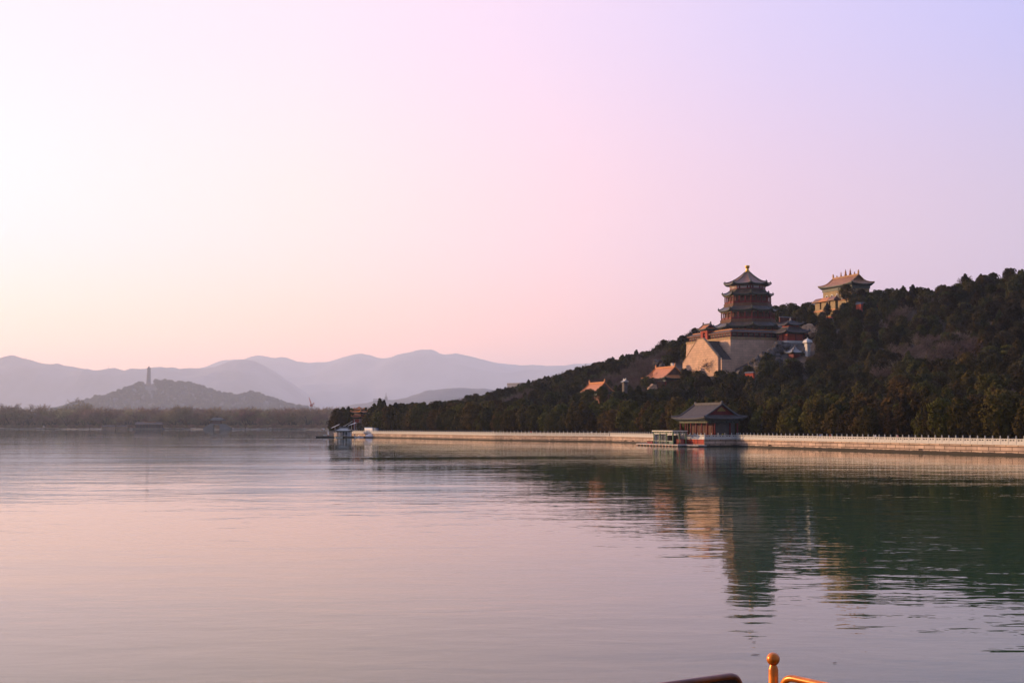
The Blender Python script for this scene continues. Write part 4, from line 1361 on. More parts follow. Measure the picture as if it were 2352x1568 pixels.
# crane
cb = ats(1245, 1652, 3000)
crn = thing('tower_crane', 'red and white tower crane with raised jib rising behind the far trees', 'crane', (cb.x, cb.y, 1.9))
ch = ats(1245, 1625, 3000).z - 1.9
q = 3000 * KS / F
CW = mat('crane_white', (.55, .42, .40), .6, .1); CR = mat('crane_red', (.50, .10, .05), .6, .1)
m = MB()
for x in (-1.6, 1.6):
    for y in (-1.6, 1.6):
        m.box(x - .35, x + .35, y - .35, y + .35, 0, ch)
nb = int(ch / 3.4)
for k in range(nb):
    z0, z1 = ch * k / nb, ch * (k + 1) / nb
    for y in (-1.6, 1.6):
        m.tube([(-1.6, y, z0), (1.6, y, z1)], .28, 4)
    m.tube([(-1.6, -1.6, z0), (-1.6, 1.6, z1)], .28, 4)
m.build('mast', CW, crn)
MB().box(-3.2, 3.2, -2.4, 2.4, ch, ch + 4.5).build('cab', CR, crn)
jx, jz = (1233 - 1243) * q, ats(1233, 1588, 3000).z - 1.9
m = MB()
for o_ in ((0, -1, 0), (0, 1, 0), (1.8, 0, .6)):
    m.tube([(o_[0] - 1.0, o_[1], ch + 4 + o_[2]), (jx * .5 + o_[0], o_[1], ch + (jz - ch) * .5 + o_[2]), (jx, 0, jz)], [.5, .5, .3], 4)
for k in range(8):
    t0, t1 = k / 8, (k + 1) / 8
    A = (-1 + (jx + 1) * t0, -1, ch + 4 + (jz - ch - 4) * t0); B = (-1 + (jx + 1) * t1 + 1.6 * (1 - t1), .6, ch + 4.4 + (jz - ch - 4) * t1)
    m.tube([A, B], .3, 4)
m.build('jib', CR, crn)
MB().tube([(1, 0, ch + 4.4), ((1254 - 1243) * q, 0, ch + 8.5)], .8, 4).build('counter_jib', CR, crn)
MB().box((1251 - 1243) * q, (1255 - 1243) * q, -1.5, 1.5, ch + 4.2, ch + 8).build('counterweight', CW, crn)

# far shore buildings
bp = at(508, 985, far_y(508) + 6)
brg = thing('bridge_pavilion', 'stone footbridge with a grey roofed pavilion on top at the far shore', 'bridge', (bp.x, bp.y - 30, 0))
q = (far_y(508) - 24) * KS / F
def bx(sx): return (sx - 886) * q
BST = mat('far_pale_stone', (.17, .16, .16), .9, .15, .1)
MB().prism([(bx(832), -1), (bx(873), -1), (bx(873), 9.5), (bx(858), 9.5), (bx(832), 3)], -4, 4).build('abutment', BST, brg)
MB().prism([(bx(897), -1), (bx(942), -1), (bx(942), 3), (bx(915), 9.5), (bx(897), 9.5)], -4, 4).build('abutment', BST, brg)
MB().box(bx(872), bx(898), -4, 4, 7.6, 9.4).build('span', BST, brg)
for x in (868, 876, 895, 903):
    MB().box(bx(x) - .5, bx(x) + .5, -3.4, -2.4, 9.4, 15.5).build('column', mat('far_dark_red', (.12, .05, .04), .9, .2), brg)
MB().box(bx(869), bx(902), 0, 3, 9.4, 15.5).build('screen', MATS['far_dark_red'], brg)
brf = MB().rings([poly_ring(rect(13, 6.5), 15.5, 4, .6), poly_ring(rect(12.9, 6.4), 16.0, 4, .6), poly_ring(rect(8, 3.2), 18.4, 4), poly_ring(rect(7.5, .4), 20.2, 4)], True, True, True).build('roof', mat('far_grey_tile', (.11, .10, .09), .9, .15, .1), brg)
cp2 = at(352, 985, far_y(352) + 10)
cor = thing('waterside_corridor', 'long dark low house with faint orange roof on the far shore left of the footbridge', 'building', (cp2.x, cp2.y - 26, 0))
q = (far_y(352) - 16) * KS / F
wd = 58 * q
MB().box(-wd, wd, -5, 5, -1, 2.6).build('base', mat('far_grey_wall', (.15, .125, .11), .9, .2, .1), cor)
MB().box(-wd * .9, wd * .9, -3.5, 4, 2.6, 8.2).build('wall', mat('far_dark_wall', (.06, .05, .055), .9, .2, .1), cor)
for k in range(9):
    x = -wd * .88 + 1.76 * wd * k / 8
    MB().box(x - .5, x + .5, -4.4, -3.6, 2.6, 8.2).build('column', MATS['far_dark_red'], cor)
MB().rings([poly_ring(rect(wd * .97, 6.5), 8.2, 4, .4), poly_ring(rect(wd * .97, 6.4), 8.7, 4, .4), poly_ring(rect(wd * .9, .4), 12.6, 4)], True, True, True).build('roof', mat('far_brown_tile', (.13, .085, .07), .9, .2, .1), cor)
MB().box(-wd * .35, wd * .45, -.8, .8, 12.3, 13.6).build('ridge', mat('far_orange_ridge', (.40, .18, .08), .8, .2, .1), cor)
for px, w_, lab in ((257, 6, 'small ochre hut at the water edge of the far shore left of the dark corridor'), (287, 4.5, 'smaller ochre hut right of the other ochre hut on the far shore')):
    hp = at(px, 985, far_y(px) + 6)
    r = thing('hut', lab, 'hut', (hp.x, hp.y - 18, 0))
    MB().box(-w_ * 2, w_ * 2, -3, 3, -1, 5).build('wall', mat('ochre_wall', (.32, .20, .13), .9, .2, .1), r)
    MB().box(-w_ * 2.2, w_ * 2.2, -3.6, 3.6, 5, 7.4, 2, 3).build('roof', MATS['far_brown_tile'], r)

# ------------------------------------------------------------------ trees
def leaf_cloud(C, R, n_per, leaf, rng, up=0.25, squash=1.0):
    """quads spread over clump surfaces; C (k,3), R (k,)"""
    k = len(C)
    n = k * n_per
    ci = np.repeat(np.arange(k), n_per)
    d = rng.normal(size=(n, 3))
    d[:, 2] += up
    d /= np.linalg.norm(d, axis=1)[:, None]
    rad = R[ci] * rng.uniform(.80, 1.05, n)
    dd = d.copy(); dd[:, 2] *= squash
    pos = C[ci] + dd * rad[:, None]
    nrm = d + rng.normal(size=(n, 3)) * .2
    nrm /= np.linalg.norm(nrm, axis=1)[:, None]
    ref = rng.normal(size=(n, 3))
    t1 = np.cross(nrm, ref); t1 /= np.linalg.norm(t1, axis=1)[:, None]
    t2 = np.cross(nrm, t1)
    s = leaf * rng.uniform(.55, 1.35, n)
    a, b = t1 * s[:, None], t2 * (s * rng.uniform(.5, .95, n))[:, None]
    V = np.stack([pos - a - b * .4, pos - b + a * .2, pos + a + b * .4, pos + b - a * .2], 1).reshape(-1, 3)
    Q = np.arange(n * 4).reshape(n, 4)
    return V, Q
def evergreen_clumps(rng, kind):
    C, R = [], []
    if kind == 'cone':                 # lumpy cypress, crown from 0.16 to 1
        N, rmax, z0 = 36, .26, .17
        env = lambda t: rmax * (min(1, .55 + 1.6 * t) if t < .28 else (1 - ((t - .28) / .72) ** 1.55) ** .75)
    elif kind == 'oval':
        N, rmax, z0 = 36, .31, .18
        env = lambda t: rmax * math.sqrt(max(0.02, 1 - abs((t - .42) / .6) ** 2.2))
    elif kind == 'round':
        N, rmax, z0 = 34, .40, .22
        env = lambda t: rmax * math.sqrt(max(0.02, 1 - abs((t - .45) / .57) ** 2.4))
    else:                               # 'slim'
        N, rmax, z0 = 46, .17, .10
        env = lambda t: rmax * (min(1, .6 + 2 * t) if t < .2 else (1 - ((t - .2) / .8) ** 1.6) ** .8)
    for i in range(N):
        t = (i + rng.uniform(0, 1)) / N
        t = t ** .9
        a = i * 2.399 + rng.uniform(-.5, .5)
        e = env(t)
        rr = e * rng.uniform(.45, .88)
        C.append((rr * math.cos(a), rr * math.sin(a), z0 + (1 - z0) * t * .96))
        R.append(max(.035, e * rng.uniform(.34, .60)))
    for i in range(9):                  # fill the core so the sky does not show right through
        t = (i + .5) / 9
        C.append((0, 0, z0 + (1 - z0) * t * .92)); R.append(max(.03, env(t) * .55))
    return np.array(C), np.array(R)
FOL = mat('cypress_foliage', (.046, .035, .008), .9, .28, 7.0, col2=(.072, .050, .011), rnd=.55, spec=.06)
FOL2 = mat('pine_foliage', (.040, .037, .009), .9, .28, 7.0, col2=(.060, .050, .012), rnd=.5, spec=.06)
FOLD = mat('hill_foliage', (.030, .028, .009), .9, .3, 7.0, col2=(.046, .037, .012), rnd=.55, spec=.06)
TWIG = mat('bare_twigs', (.105, .078, .066), .95, .3, 3.0, col2=(.13, .095, .08), rnd=.25, spec=.05)
WILLOW = mat('willow_twigs', (.26, .185, .125), .95, .3, 3.0, col2=(.32, .20, .12), rnd=.25, spec=.05)
def crown_mesh(name, kind, seed, n_per, leaf, material):
    rng = np.random.default_rng(seed)
    C, R = evergreen_clumps(rng, kind)
    V, Q = leaf_cloud(C, R, n_per, leaf, rng)
    return arrays_mesh(name, V, Q, material)
def trunk_mesh(seed, h=.75, r=.022):
    rg = random.Random(seed)
    m = MB()
    m.tube([(0, 0, -.06), (rg.uniform(-.01, .01), rg.uniform(-.01, .01), h * .5), (rg.uniform(-.02, .02), rg.uniform(-.02, .02), h)], [r * 1.25, r * .85, r * .3], 6)
    for k in range(6):
        z = .2 + .09 * k
        a = k * 2.4
        m.tube([(0, 0, z), (.09 * math.cos(a), .09 * math.sin(a), z + .05), (.17 * math.cos(a), .17 * math.sin(a), z + .12)], [r * .4, r * .28, r * .1], 4)
    o = m.build('trunk', BARK)
    me = o.data
    bpy.data.objects.remove(o)
    return me
def bare_tree_mesh(name, seed, spread, twig_w, material, n_main=6, droop=0.0, trunk_frac=.25):
    """crown of bare branches and twigs (thin tapering ribbons in two crossed planes) and a trunk mesh; unit height"""
    rg = random.Random(seed)
    tm = MB()
    tm.tube([(0, 0, -.05), (rg.uniform(-.01, .01), 0, trunk_frac * .6), (rg.uniform(-.02, .02), rg.uniform(-.02, .02), trunk_frac + .05)], [.028, .022, .017], 6)
    segs = []
    def grow(p, d, L, r, lev):
        d = d.normalized()
        q = p + d * L
        if lev <= 1:
            tm.tube([p, p + d * L * .5 + Vector((rg.uniform(-1, 1), rg.uniform(-1, 1), 0)) * L * .05, q], [r, r * .75, r * .5], 4)
        else:
            segs.append((p, q, r))
        if lev >= 5:
            return
        n = (4, 4, 4, 4, 3)[lev]
        for k in range(n):
            t = rg.uniform(.45, 1.0) if k else 1.0
            b = p + d * L * t
            nd = d + Vector((rg.gauss(0, 1), rg.gauss(0, 1), rg.gauss(.25, .7))) * (.55 + .08 * lev)
            nd.z -= droop * max(0, lev - 2)
            grow(b, nd, L * rg.uniform(.52, .74), max(r * .5, .0016), lev + 1)
    for k in range(n_main):
        a = 2 * math.pi * k / n_main + rg.uniform(-.4, .4)
        z = trunk_frac * rg.uniform(.75, 1.15)
        d = Vector((math.cos(a) * spread, math.sin(a) * spread, rg.uniform(.7, 1.15)))
        grow(Vector((0, 0, z)), d, rg.uniform(.26, .34), .012, 1)
    V, Q = [], []
    for p, q, r in segs:
        d = (q - p).normalized()
        w = max(r, twig_w)
        for ax in (Vector((rg.gauss(0, 1), rg.gauss(0, 1), rg.gauss(0, 1))),):
            s = d.cross(ax)
            if s.length < 1e-4: continue
            s.normalize()
            o = len(V)
            V += [p - s * w, p + s * w, q + s * w * .45, q - s * w * .45]
            Q.append((o, o + 1, o + 2, o + 3))
    V = np.array([tuple(v) for v in V]); zmax = V[:, 2].max()
    V /= zmax
    me = arrays_mesh('crown', V, np.array(Q), material)
    o = tm.build('trunk', BARK)
    t = o.data
    bpy.data.objects.remove(o)
    co = np.empty(len(t.vertices) * 3, np.float32); t.vertices.foreach_get('co', co); t.vertices.foreach_set('co', co / zmax)
    return me, t

CYP = [crown_mesh('crown', 'cone', s, 95, .022, FOL) for s in (11, 12, 13, 14)] + [crown_mesh('crown', 'oval', s, 95, .023, FOL) for s in (21, 22, 23)]
PIN = [crown_mesh('crown', 'round', s, 95, .025, FOL2) for s in (31, 32, 33)]
SLIM = [crown_mesh('crown', 'slim', s, 60, .022, FOL) for s in (41, 42)]
TRK = [trunk_mesh(s) for s in (1, 2, 3)]
BARE = [bare_tree_mesh('crown', s, .75, .0035, TWIG) for s in (1, 2, 3, 4)]
WILL = [bare_tree_mesh('crown', s, .62, .0042, WILLOW, 7, .16, .13) for s in (5, 6, 7, 8)]

RNG = random.Random(77)
# candidates -------------------------------------------------------
KEEP = [  # px0, px1, py0, py1 (working units), depth of what must stay visible
    (1556, 1660, 750, 852, 645), (1640, 1692, 750, 850, 625), (1684, 1742, 755, 835, 600), (1742, 1800, 755, 806, 596), (1650, 1806, 600, 760, 640),
    (1872, 1935, 622, 674, 640), (1935, 2012, 622, 662, 640), (1872, 1888, 676, 716, 636), (1480, 1584, 826, 866, 588), (1480, 1532, 866, 882, 588), (1340, 1374, 880, 894, 560),
    (1782, 1856, 728, 790, 598), (1842, 1870, 772, 812, 578), (1802, 1850, 793, 812, 580), (1424, 1446, 864, 871, 580),
    (1716, 1732, 850, 864, 560), (1968, 1982, 694, 710, 604), (1545, 1715, 925, 1010, 392), (1556, 1600, 820, 842, 596), (811, 835, 936, 964, 716), (1851, 1868, 745, 768, 612)]
FOOT = [(TCO, 38, 36), ((pp_.x, pp_.y), 8.5, 8.5), ((hx.x, hx.y), 6.5, 6.5), ((sp_.x, sp_.y), 3.5, 3.5), ((tc_.x, tc_.y), tmx + 2, tmy + 2), ((ap.x, ap.y), 11, 4)]
def blocked(x, y, z, h, w):
    for (o, a, b) in FOOT:
        dx, dy = x - o[0], y - o[1]
        if abs(dx * E2.x + dy * E2.y) < a and abs(dx * N2.x + dy * N2.y) < b:
            return True
    px, pt = proj(x, y, z + h)
    _, pb_ = proj(x, y, z)
    hw = w * F / y
    for (a, b, c0, c1, dep) in KEEP:
        if y < dep and px + hw * .8 > a and px - hw * .8 < b and pt + 2 < c1 and pb_ > c0:
            return True
    return False
cands = []           # x, y, z, h, rad, kind, mesh index, rz, row
for row, (v0, step) in enumerate(((8.0, 6.0), (14.0, 6.0), (20.0, 5.6))):
    P = shore_pts(60, C_END + (2 if row == 0 else 6), step)
    for i, (x, y) in enumerate(P):
        v = v0 + RNG.uniform(-1.2, 1.2)
        x2, y2 = x + N2.x * v + W2.x * RNG.uniform(-1, 1), y + N2.y * v + W2.y * RNG.uniform(-1, 1)
        cc = x2 * W2.x + y2 * W2.y
        h = np.interp(cc, [212, 330, 450, 650], [10.0, 10.8, 12.2, 14.0]) * RNG.uniform(.74, 1.16) + row * .5
        z = float(terr(x2, y2)[0])
        cands.append([x2, y2, max(z, LEDGE), h, h * .27, 'cyp', RNG.randrange(7), RNG.uniform(0, 6.28), row])
# trees at the far tip, behind the dock
for (sx, Yd, h, k) in ((1338, 712, 11.5, 'cyp'), (1352, 706, 13.5, 'cyp'), (1372, 716, 14.5, 'cyp'), (1393, 722, 15.0, 'cyp'), (1412, 745, 14.0, 'cyp'), (1326, 716, 7.5, 'cyp'), (1462, 735, 14.5, 'cyp'), (1478, 716, 14.0, 'cyp'), (1518, 745, 20.0, 'slim'), (1535, 748, 19.0, 'slim'),
                       (1500, 722, 14.5, 'cyp'), (1560, 742, 16.5, 'cyp')):
    p = P_on(sx, Yd, 2.4)
    cands.append([p.x, p.y, 2.3, h, h * .27, k, RNG.randrange(2 if k == 'slim' else 7), RNG.uniform(0, 6.28), 0])
# hillside, dart throwing
cell = {}
def far_enough(x, y, d):
    i, j = int(x // 8), int(y // 8)
    for a in range(i - 1, i + 2):
        for b in range(j - 1, j + 2):
            for (u, w, r) in cell.get((a, b), ()):
                if (u - x) ** 2 + (w - y) ** 2 < d * d:
                    return False
    cell.setdefault((i, j), []).append((x, y, d))
    return True
bare_c, scrub = [], []
tries = 0
while tries < 36000:
    tries += 1
    c_ = RNG.uniform(30, 1010)
    v = RNG.uniform(25, 262)
    vr = float(np.interp(c_, SHc, SHr))
    if v > vr + 34:
        continue
    sv = float(np.interp(c_, SHc, SHv))
    x, y = W2.x * c_ + N2.x * (sv + v), W2.y * c_ + N2.y * (sv + v)
    px, _ = proj(x, y, 30)
    if px < 740 or (px > 2440 and c_ > 330):
        continue
    nz = noise.noise(Vector((x * .022, y * .022, 4.0)))
    west = c_ > 560
    isb = nz > (.19 if west else .36) and (west or RNG.random() < .5)
    if not far_enough(x, y, RNG.choice((4.6, 5.4, 6.4)) if not isb else 4.4):
        continue
    z = float(terr(x, y)[0])
    if isb:
        h = RNG.uniform(6.5, 10.5)
        bare_c.append([x, y, z, h, h * .38, 'bare', RNG.randrange(4), RNG.uniform(0, 6.28), 9])
    else:
        rd = RNG.random()
        if v > vr * .35 and rd < .55:
            k, n, h = 'pin', 3, RNG.uniform(5.0, 9.5)
            r_ = h * .38
        else:
            k, n, h = 'cyp', 7, RNG.uniform(6.0, 11.5)
            r_ = h * .28
        cands.append([x, y, z, h, r_, k, RNG.randrange(n), RNG.uniform(0, 6.28), 8])
for b in range(2600):
    c_ = RNG.uniform(60, 1000); v = RNG.uniform(26, 225)
    sv = float(np.interp(c_, SHc, SHv))
    x, y = W2.x * c_ + N2.x * (sv + v), W2.y * c_ + N2.y * (sv + v)
    px, _ = proj(x, y, 30)
    if px > 740:
        scrub.append([x, y, float(terr(x, y)[0]) - .3, RNG.uniform(1.6, 3.4), 1.4, 'bare', RNG.randrange(4), RNG.uniform(0, 6.28), 9])
# the big bare trees one can point at
BIG = [(2190, 862, 470, 15.0, 'broad bare tree with a wide brown crown on the right hand slope'), (1632, 868, 575, 9.5, 'bare tree with open twigs standing before the lit terrace wall'),
       (2218, 640, 600, 8.5, 'bare rounded tree crown showing against the sky on the right ridge'), (1588, 878, 570, 8.0, 'small bare tree at the left foot of the terrace steps'),
       (2022, 674, 640, 7.0, 'thin pale bare tree just right of the hilltop temple')]
big_things = []
for (px, pb_, Yd, h, lab) in BIG:
    p = at(px, pb_, Yd) if px in (2218, 2022) else hit(px / KS, pb_ / KS, 330)
    Yd = p.y
    z = float(terr(p.x, p.y)[0])
    big_things.append((p.x, p.y, min(z, p.z) if px not in (2218, 2022) else p.z - h * .72, h, lab))

def ok(c):
    return not blocked(c[0], c[1], c[2], c[3], c[4])
cands = [c for c in cands if ok(c)]
bare_c = [c for c in bare_c if ok(c)]
scrub = [c for c in scrub if ok(c)]
def inview(c):
    px, py = proj(c[0], c[1], c[2] + c[3])
    return -20 < px < 2372
def size(c):
    return (c[3] / c[1] * (1.6 if c[8] == 0 else 1.15 if c[8] == 1 else 1.0)) if inview(c) else 0
cands.sort(key=size, reverse=True)
NIND = 285
ind, mass = cands[:NIND], cands[NIND:]
bare_c.sort(key=size, reverse=True)
bind, bmass = bare_c[:90], bare_c[90:]

ORD = ['', 'first', 'second', 'third', 'fourth', 'fifth', 'sixth', 'seventh', 'eighth', 'ninth', 'tenth', 'eleventh', 'twelfth', 'thirteenth', 'fourteenth', 'fifteenth', 'sixteenth', 'seventeenth', 'eighteenth', 'nineteenth', 'twentieth']
TENS = {20: ('twentieth', 'twenty'), 30: ('thirtieth', 'thirty'), 40: ('fortieth', 'forty'), 50: ('fiftieth', 'fifty'), 60: ('sixtieth', 'sixty'), 70: ('seventieth', 'seventy'), 80: ('eightieth', 'eighty'), 90: ('ninetieth', 'ninety')}
def ordinal(n):
    if n <= 20: return ORD[n]
    t = n // 10 * 10
    return TENS[t][0] if n == t else TENS[t][1] + '-' + ORD[n - t]
LM = [(700, 850, 'above the boat dock'), (850, 1180, 'behind the farthest balustrade'), (1180, 1335, 'left of the small orange roof'), (1335, 1400, 'around the small orange roof'), (1400, 1480, 'between the two orange roofs'),
      (1480, 1600, 'below the orange roofed hall'), (1600, 1715, 'above the grey roofed pavilion'), (1715, 1810, 'below the octagonal tower'), (1810, 1880, 'below the white stele'), (1880, 2010, 'below the hilltop temple'),
      (2010, 2130, 'right of the hilltop temple'), (2130, 2260, 'around the broad bare tree'), (2260, 2600, 'at the right edge')]
def zone(px):
    for a, b, t in LM:
        if a <= px < b: return t
    return 'at the right edge'
def make_tree(c, name, label, group, crown, trunk, sxy=None):
    x, y, z, h = c[:4]
    r = thing(name, label, 'tree', (x, y, z - .15), c[7], group)
    k = sxy or 1.0
    r.scale = (h * k, h * k, h)
    link_mesh('crown', crown, r)
    link_mesh('trunk', trunk, r)
    return r
# lakeside row, counted from the pavilion both ways
pvx = 1630
row0 = sorted([c for c in ind if c[8] == 0], key=lambda c: proj(c[0], c[1], 4)[0])
lft = [c for c in row0 if proj(c[0], c[1], 4)[0] < pvx][::-1]
rgt = [c for c in row0 if proj(c[0], c[1], 4)[0] >= pvx]
for lst, side in ((lft, 'left'), (rgt, 'right')):
    for i, c in enumerate(lst):
        c.append('%s cypress from the grey roofed pavilion going %s along the front lakeside row' % (ordinal(i + 1), side))
cyp_h = {}
from collections import defaultdict
zc_ = defaultdict(list)
for c in ind:
    if c[8] == 0: continue
    px, py = proj(c[0], c[1], c[2] + c[3])
    kind = 'pine' if c[5] == 'pin' else 'cypress'
    lvl = 'in the back lakeside row' if c[8] in (1, 2) else ('low on the slope' if c[2] < 15 else ('halfway up the slope' if c[2] < 38 else 'high on the slope'))
    zc_[(kind, lvl, zone(px))].append((px, c))
for (kind, lvl, zn), lst in zc_.items():
    lst.sort(key=lambda t: t[0])
    for i, (px, c) in enumerate(lst):
        if len(lst) == 1:
            c.append('%s %s, %s' % (kind, lvl, zn))
        else:
            c.append('%s %s, %s, %s from the left' % (kind, lvl, zn, ordinal(i + 1)))
for c in ind:
    k = c[5]
    me = {'cyp': CYP, 'pin': PIN, 'slim': SLIM}[k][c[6]]
    g = 'cypresses of the front lakeside row' if c[8] == 0 else 'evergreen trees behind the lakeside row and on the slope'
    make_tree(c, {'cyp': 'cypress_tree', 'pin': 'pine_tree', 'slim': 'slender_cypress'}[k], c[9], g, me, TRK[c[6] % 3], RNG.uniform(.92, 1.18))
zb_l = defaultdict(list)
for c in bind:
    px, py = proj(c[0], c[1], c[2] + c[3])
    lvl = 'low on the slope' if c[2] < 15 else ('halfway up the slope' if c[2] < 38 else 'high on the slope')
    zb_l[(lvl, zone(px))].append((px, c))
for (lvl, zn), lst in zb_l.items():
    lst.sort(key=lambda t: t[0])
    for i, (px, c) in enumerate(lst):
        lab = 'bare tree %s, %s' % (lvl, zn) + ('' if len(lst) == 1 else ', %s from the left' % ordinal(i + 1))
        make_tree(c, 'bare_tree', lab, 'bare trees on the slope', BARE[c[6]][0], BARE[c[6]][1], RNG.uniform(.9, 1.2))
for i, (x, y, z, h, lab) in enumerate(big_things):
    make_tree([x, y, z, h, 0, 0, 0, i * 1.1], 'bare_tree', lab, None, BARE[i % 4][0], BARE[i % 4][1], 1.45 if i == 0 else 1.1)
# trees standing before the hilltop temple and the slope buildings
for px, pt, Yd, h, k, lab in ((1944, 653, 632, 9.0, 'r', 'rounded pine standing against the lit front wall of the hilltop temple'), (1978, 664, 634, 9.5, 'c', 'dark cypress before the shaded end wall of the hilltop temple'), (1994, 672, 636, 8.5, 'r', 'pine at the right hand corner of the hilltop temple'),
                          (1900, 694, 628, 7.5, 'c', 'cypress in front of the arches of the glazed archway'), (1962, 676, 630, 7.0, 'r', 'low pine before the corner of the hilltop temple'), (1572, 846, 588, 6.5, 'c', 'dark cypress between the orange roofed hall and the terrace steps'),
                          (825, 970, 700, 5.0, 'c', 'small dark cypress before the foot of the tiered orange roofed pavilion'), (1560, 873, 580, 8.0, 'r', 'rounded pine before the shaded gable end of the orange roofed hall'), (1384, 886, 556, 7.5, 'c', 'cypress covering the right end of the small orange roof'), (1352, 894, 552, 7.5, 'r', 'pine covering the wall under the small orange roof')):
    t = at(px, pt, Yd)
    make_tree([t.x, t.y, t.z - h + .15, h, 0, 0, 0, px * .37], 'pine_tree' if k == 'r' else 'cypress_tree', lab, None, PIN[px % 3] if k == 'r' else CYP[px % 7], TRK[px % 3], 1.05)
# layered pine at the right edge
rng = np.random.default_rng(5)
C, R = [], []
for i in range(44):
    t = i / 43
    a = i * 2.4
    rr = .42 * (1 - .55 * t) * rng.uniform(.3, 1)
    C.append((rr * math.cos(a), rr * math.sin(a), .32 + .14 * round(t * 4.4) + rng.uniform(-.015, .015))); R.append(rng.uniform(.10, .16))
V, Q = leaf_cloud(np.array(C), np.array(R), 80, .022, rng, .6, .35)
LAYER = arrays_mesh('crown', V, Q, mat('layered_pine_foliage', (.050, .055, .012), .9, .35, 9.0, col2=(.075, .07, .018), spec=.08))
for px, pt, Yd, h, lab in ((2322, 786, 440, 13.5, 'olive pine with flat layered crown at the right edge of the picture'), (2292, 838, 420, 11.0, 'lower layered pine just left of the other layered pine')):
    t = at(px, pt, Yd)
    z = min(float(terr(t.x, t.y)[0]), t.z - h * .8)
    make_tree([t.x, t.y, t.z - h, h, 0, 0, 0, .4], 'layered_pine', lab, None, LAYER, TRK[0], .9)

# wood behind the individual trees: one object of points with tree shapes instanced on it
def scatter(name, items, variants, lib_name):
    lib = bpy.data.collections.new(lib_name)
    order = []
    for i, (nm, parts_) in enumerate(variants):
        vs_, qs_, mi, mats_ = [], [], [], []
        off = 0
        for me, mt in parts_:
            n = len(me.vertices)
            co = np.empty(n * 3, np.float32); me.vertices.foreach_get('co', co)
            vs_.append(co.reshape(-1, 3))
            lv = np.empty(len(me.loops), np.int32); me.loops.foreach_get('vertex_index', lv)
            qs_.append(lv.reshape(-1, 4) + off)
            mi.append(np.full(len(lv) // 4, len(mats_)))
            mats_.append(mt); off += n
        mm = arrays_mesh('%s_%02d' % (nm, i), np.concatenate(vs_), np.concatenate(qs_), mats_, np.concatenate(mi))
        lib.objects.link(bpy.data.objects.new('%s_%02d' % (lib_name, i), mm))
    me = bpy.data.meshes.new(name)
    me.from_pydata([(c[0], c[1], c[2] - .15) for c in items], [], [])
    ar = me.attributes.new('rot', 'FLOAT_VECTOR', 'POINT')
    ar.data.foreach_set('vector', np.array([(0, 0, c[7]) for c in items], np.float32).ravel())
    asc = me.attributes.new('scl', 'FLOAT_VECTOR', 'POINT')
    asc.data.foreach_set('vector', np.array([(c[3] * 1.08, c[3] * 1.08, c[3]) for c in items], np.float32).ravel())
    av = me.attributes.new('variant', 'INT', 'POINT')
    av.data.foreach_set('value', np.array([c[6] for c in items], np.int32))
    o = bpy.data.objects.new(name, me)
    COL.objects.link(o)
    ng = bpy.data.node_groups.new(name, 'GeometryNodeTree')
    ng.interface.new_socket('Geometry', in_out='INPUT', socket_type='NodeSocketGeometry')
    ng.interface.new_socket('Geometry', in_out='OUTPUT', socket_type='NodeSocketGeometry')
    gi, go = ng.nodes.new('NodeGroupInput'), ng.nodes.new('NodeGroupOutput')
    ip = ng.nodes.new('GeometryNodeInstanceOnPoints')
    ci = ng.nodes.new('GeometryNodeCollectionInfo')
    ci.inputs['Collection'].default_value = lib
    ci.inputs['Separate Children'].default_value = True
    ci.inputs['Reset Children'].default_value = True
    ip.inputs['Pick Instance'].default_value = True
    def na(nm, dt):
        n = ng.nodes.new('GeometryNodeInputNamedAttribute')
        n.data_type = dt
        n.inputs['Name'].default_value = nm
        return n.outputs['Attribute']
    ng.links.new(gi.outputs[0], ip.inputs['Points'])
    ng.links.new(ci.outputs[0], ip.inputs['Instance'])
    ng.links.new(na('variant', 'INT'), ip.inputs['Instance Index'])
    ng.links.new(na('rot', 'FLOAT_VECTOR'), ip.inputs['Rotation'])
    ng.links.new(na('scl', 'FLOAT_VECTOR'), ip.inputs['Scale'])
    ng.links.new(ip.outputs[0], go.inputs[0])
    md = o.modifiers.new('scatter', 'NODES')
    md.node_group = ng
    return tag(o, kind='stuff')
HC_ = [crown_mesh('hc', 'cone', s, 62, .029, FOLD) for s in (51, 52, 53)] + [crown_mesh('hc', 'oval', s, 62, .031, FOLD) for s in (54, 55)] + [crown_mesh('hc', 'round', s, 62, .033, FOLD) for s in (56, 57, 58)]
for c in mass:
    c[6] = RNG.randrange(5) if c[5] != 'pin' else 5 + RNG.randrange(3)
w1 = scatter('hillside_wood', mass, [('wood', [(m, FOLD)]) for m in HC_], 'evergreen_shape')
tag(w1, 'evergreen wood covering the slope behind the nearer trees', 'wood')
w2 = scatter('hillside_scrub', bmass + scrub, [('scrub', [(b[0], TWIG)]) for b in BARE], 'scrub_shape')
tag(w2, 'brown leafless scrub between the evergreens on the slope', 'scrub')

# wood on the distant pagoda hill
jco = np.empty(len(JH.data.vertices) * 3, np.float32); JH.data.vertices.foreach_get('co', jco)
jco = jco.reshape(560, 32, 3)
RJ = random.Random(31)
jit = []
for k in range(3600):
    i = RJ.randrange(6, 554)
    j = RJ.choice([25, 25, 25, 24, 26]) if k < 700 else RJ.randrange(6, 26)
    q = jco[i, j]
    pxx, _ = proj(q[0], q[1], q[2])
    hh = RJ.uniform(11, 22) * FS
    if abs(pxx - 341) < 15 and j > 18: continue
    jit.append([q[0] + RJ.uniform(-9, 9) * FS, q[1] + RJ.uniform(-16, 16) * FS, q[2] - hh * .35, hh, 0, 'w', RJ.randrange(5, 8) if RJ.random() < .7 else RJ.randrange(5), RJ.uniform(0, 6.28), 0])
w4 = scatter('pagoda_hill_wood', jit, [('wood', [(m, FOLD)]) for m in HC_], 'far_evergreen_shape')
tag(w4, 'hazy evergreen wood covering the pagoda hill', 'wood')

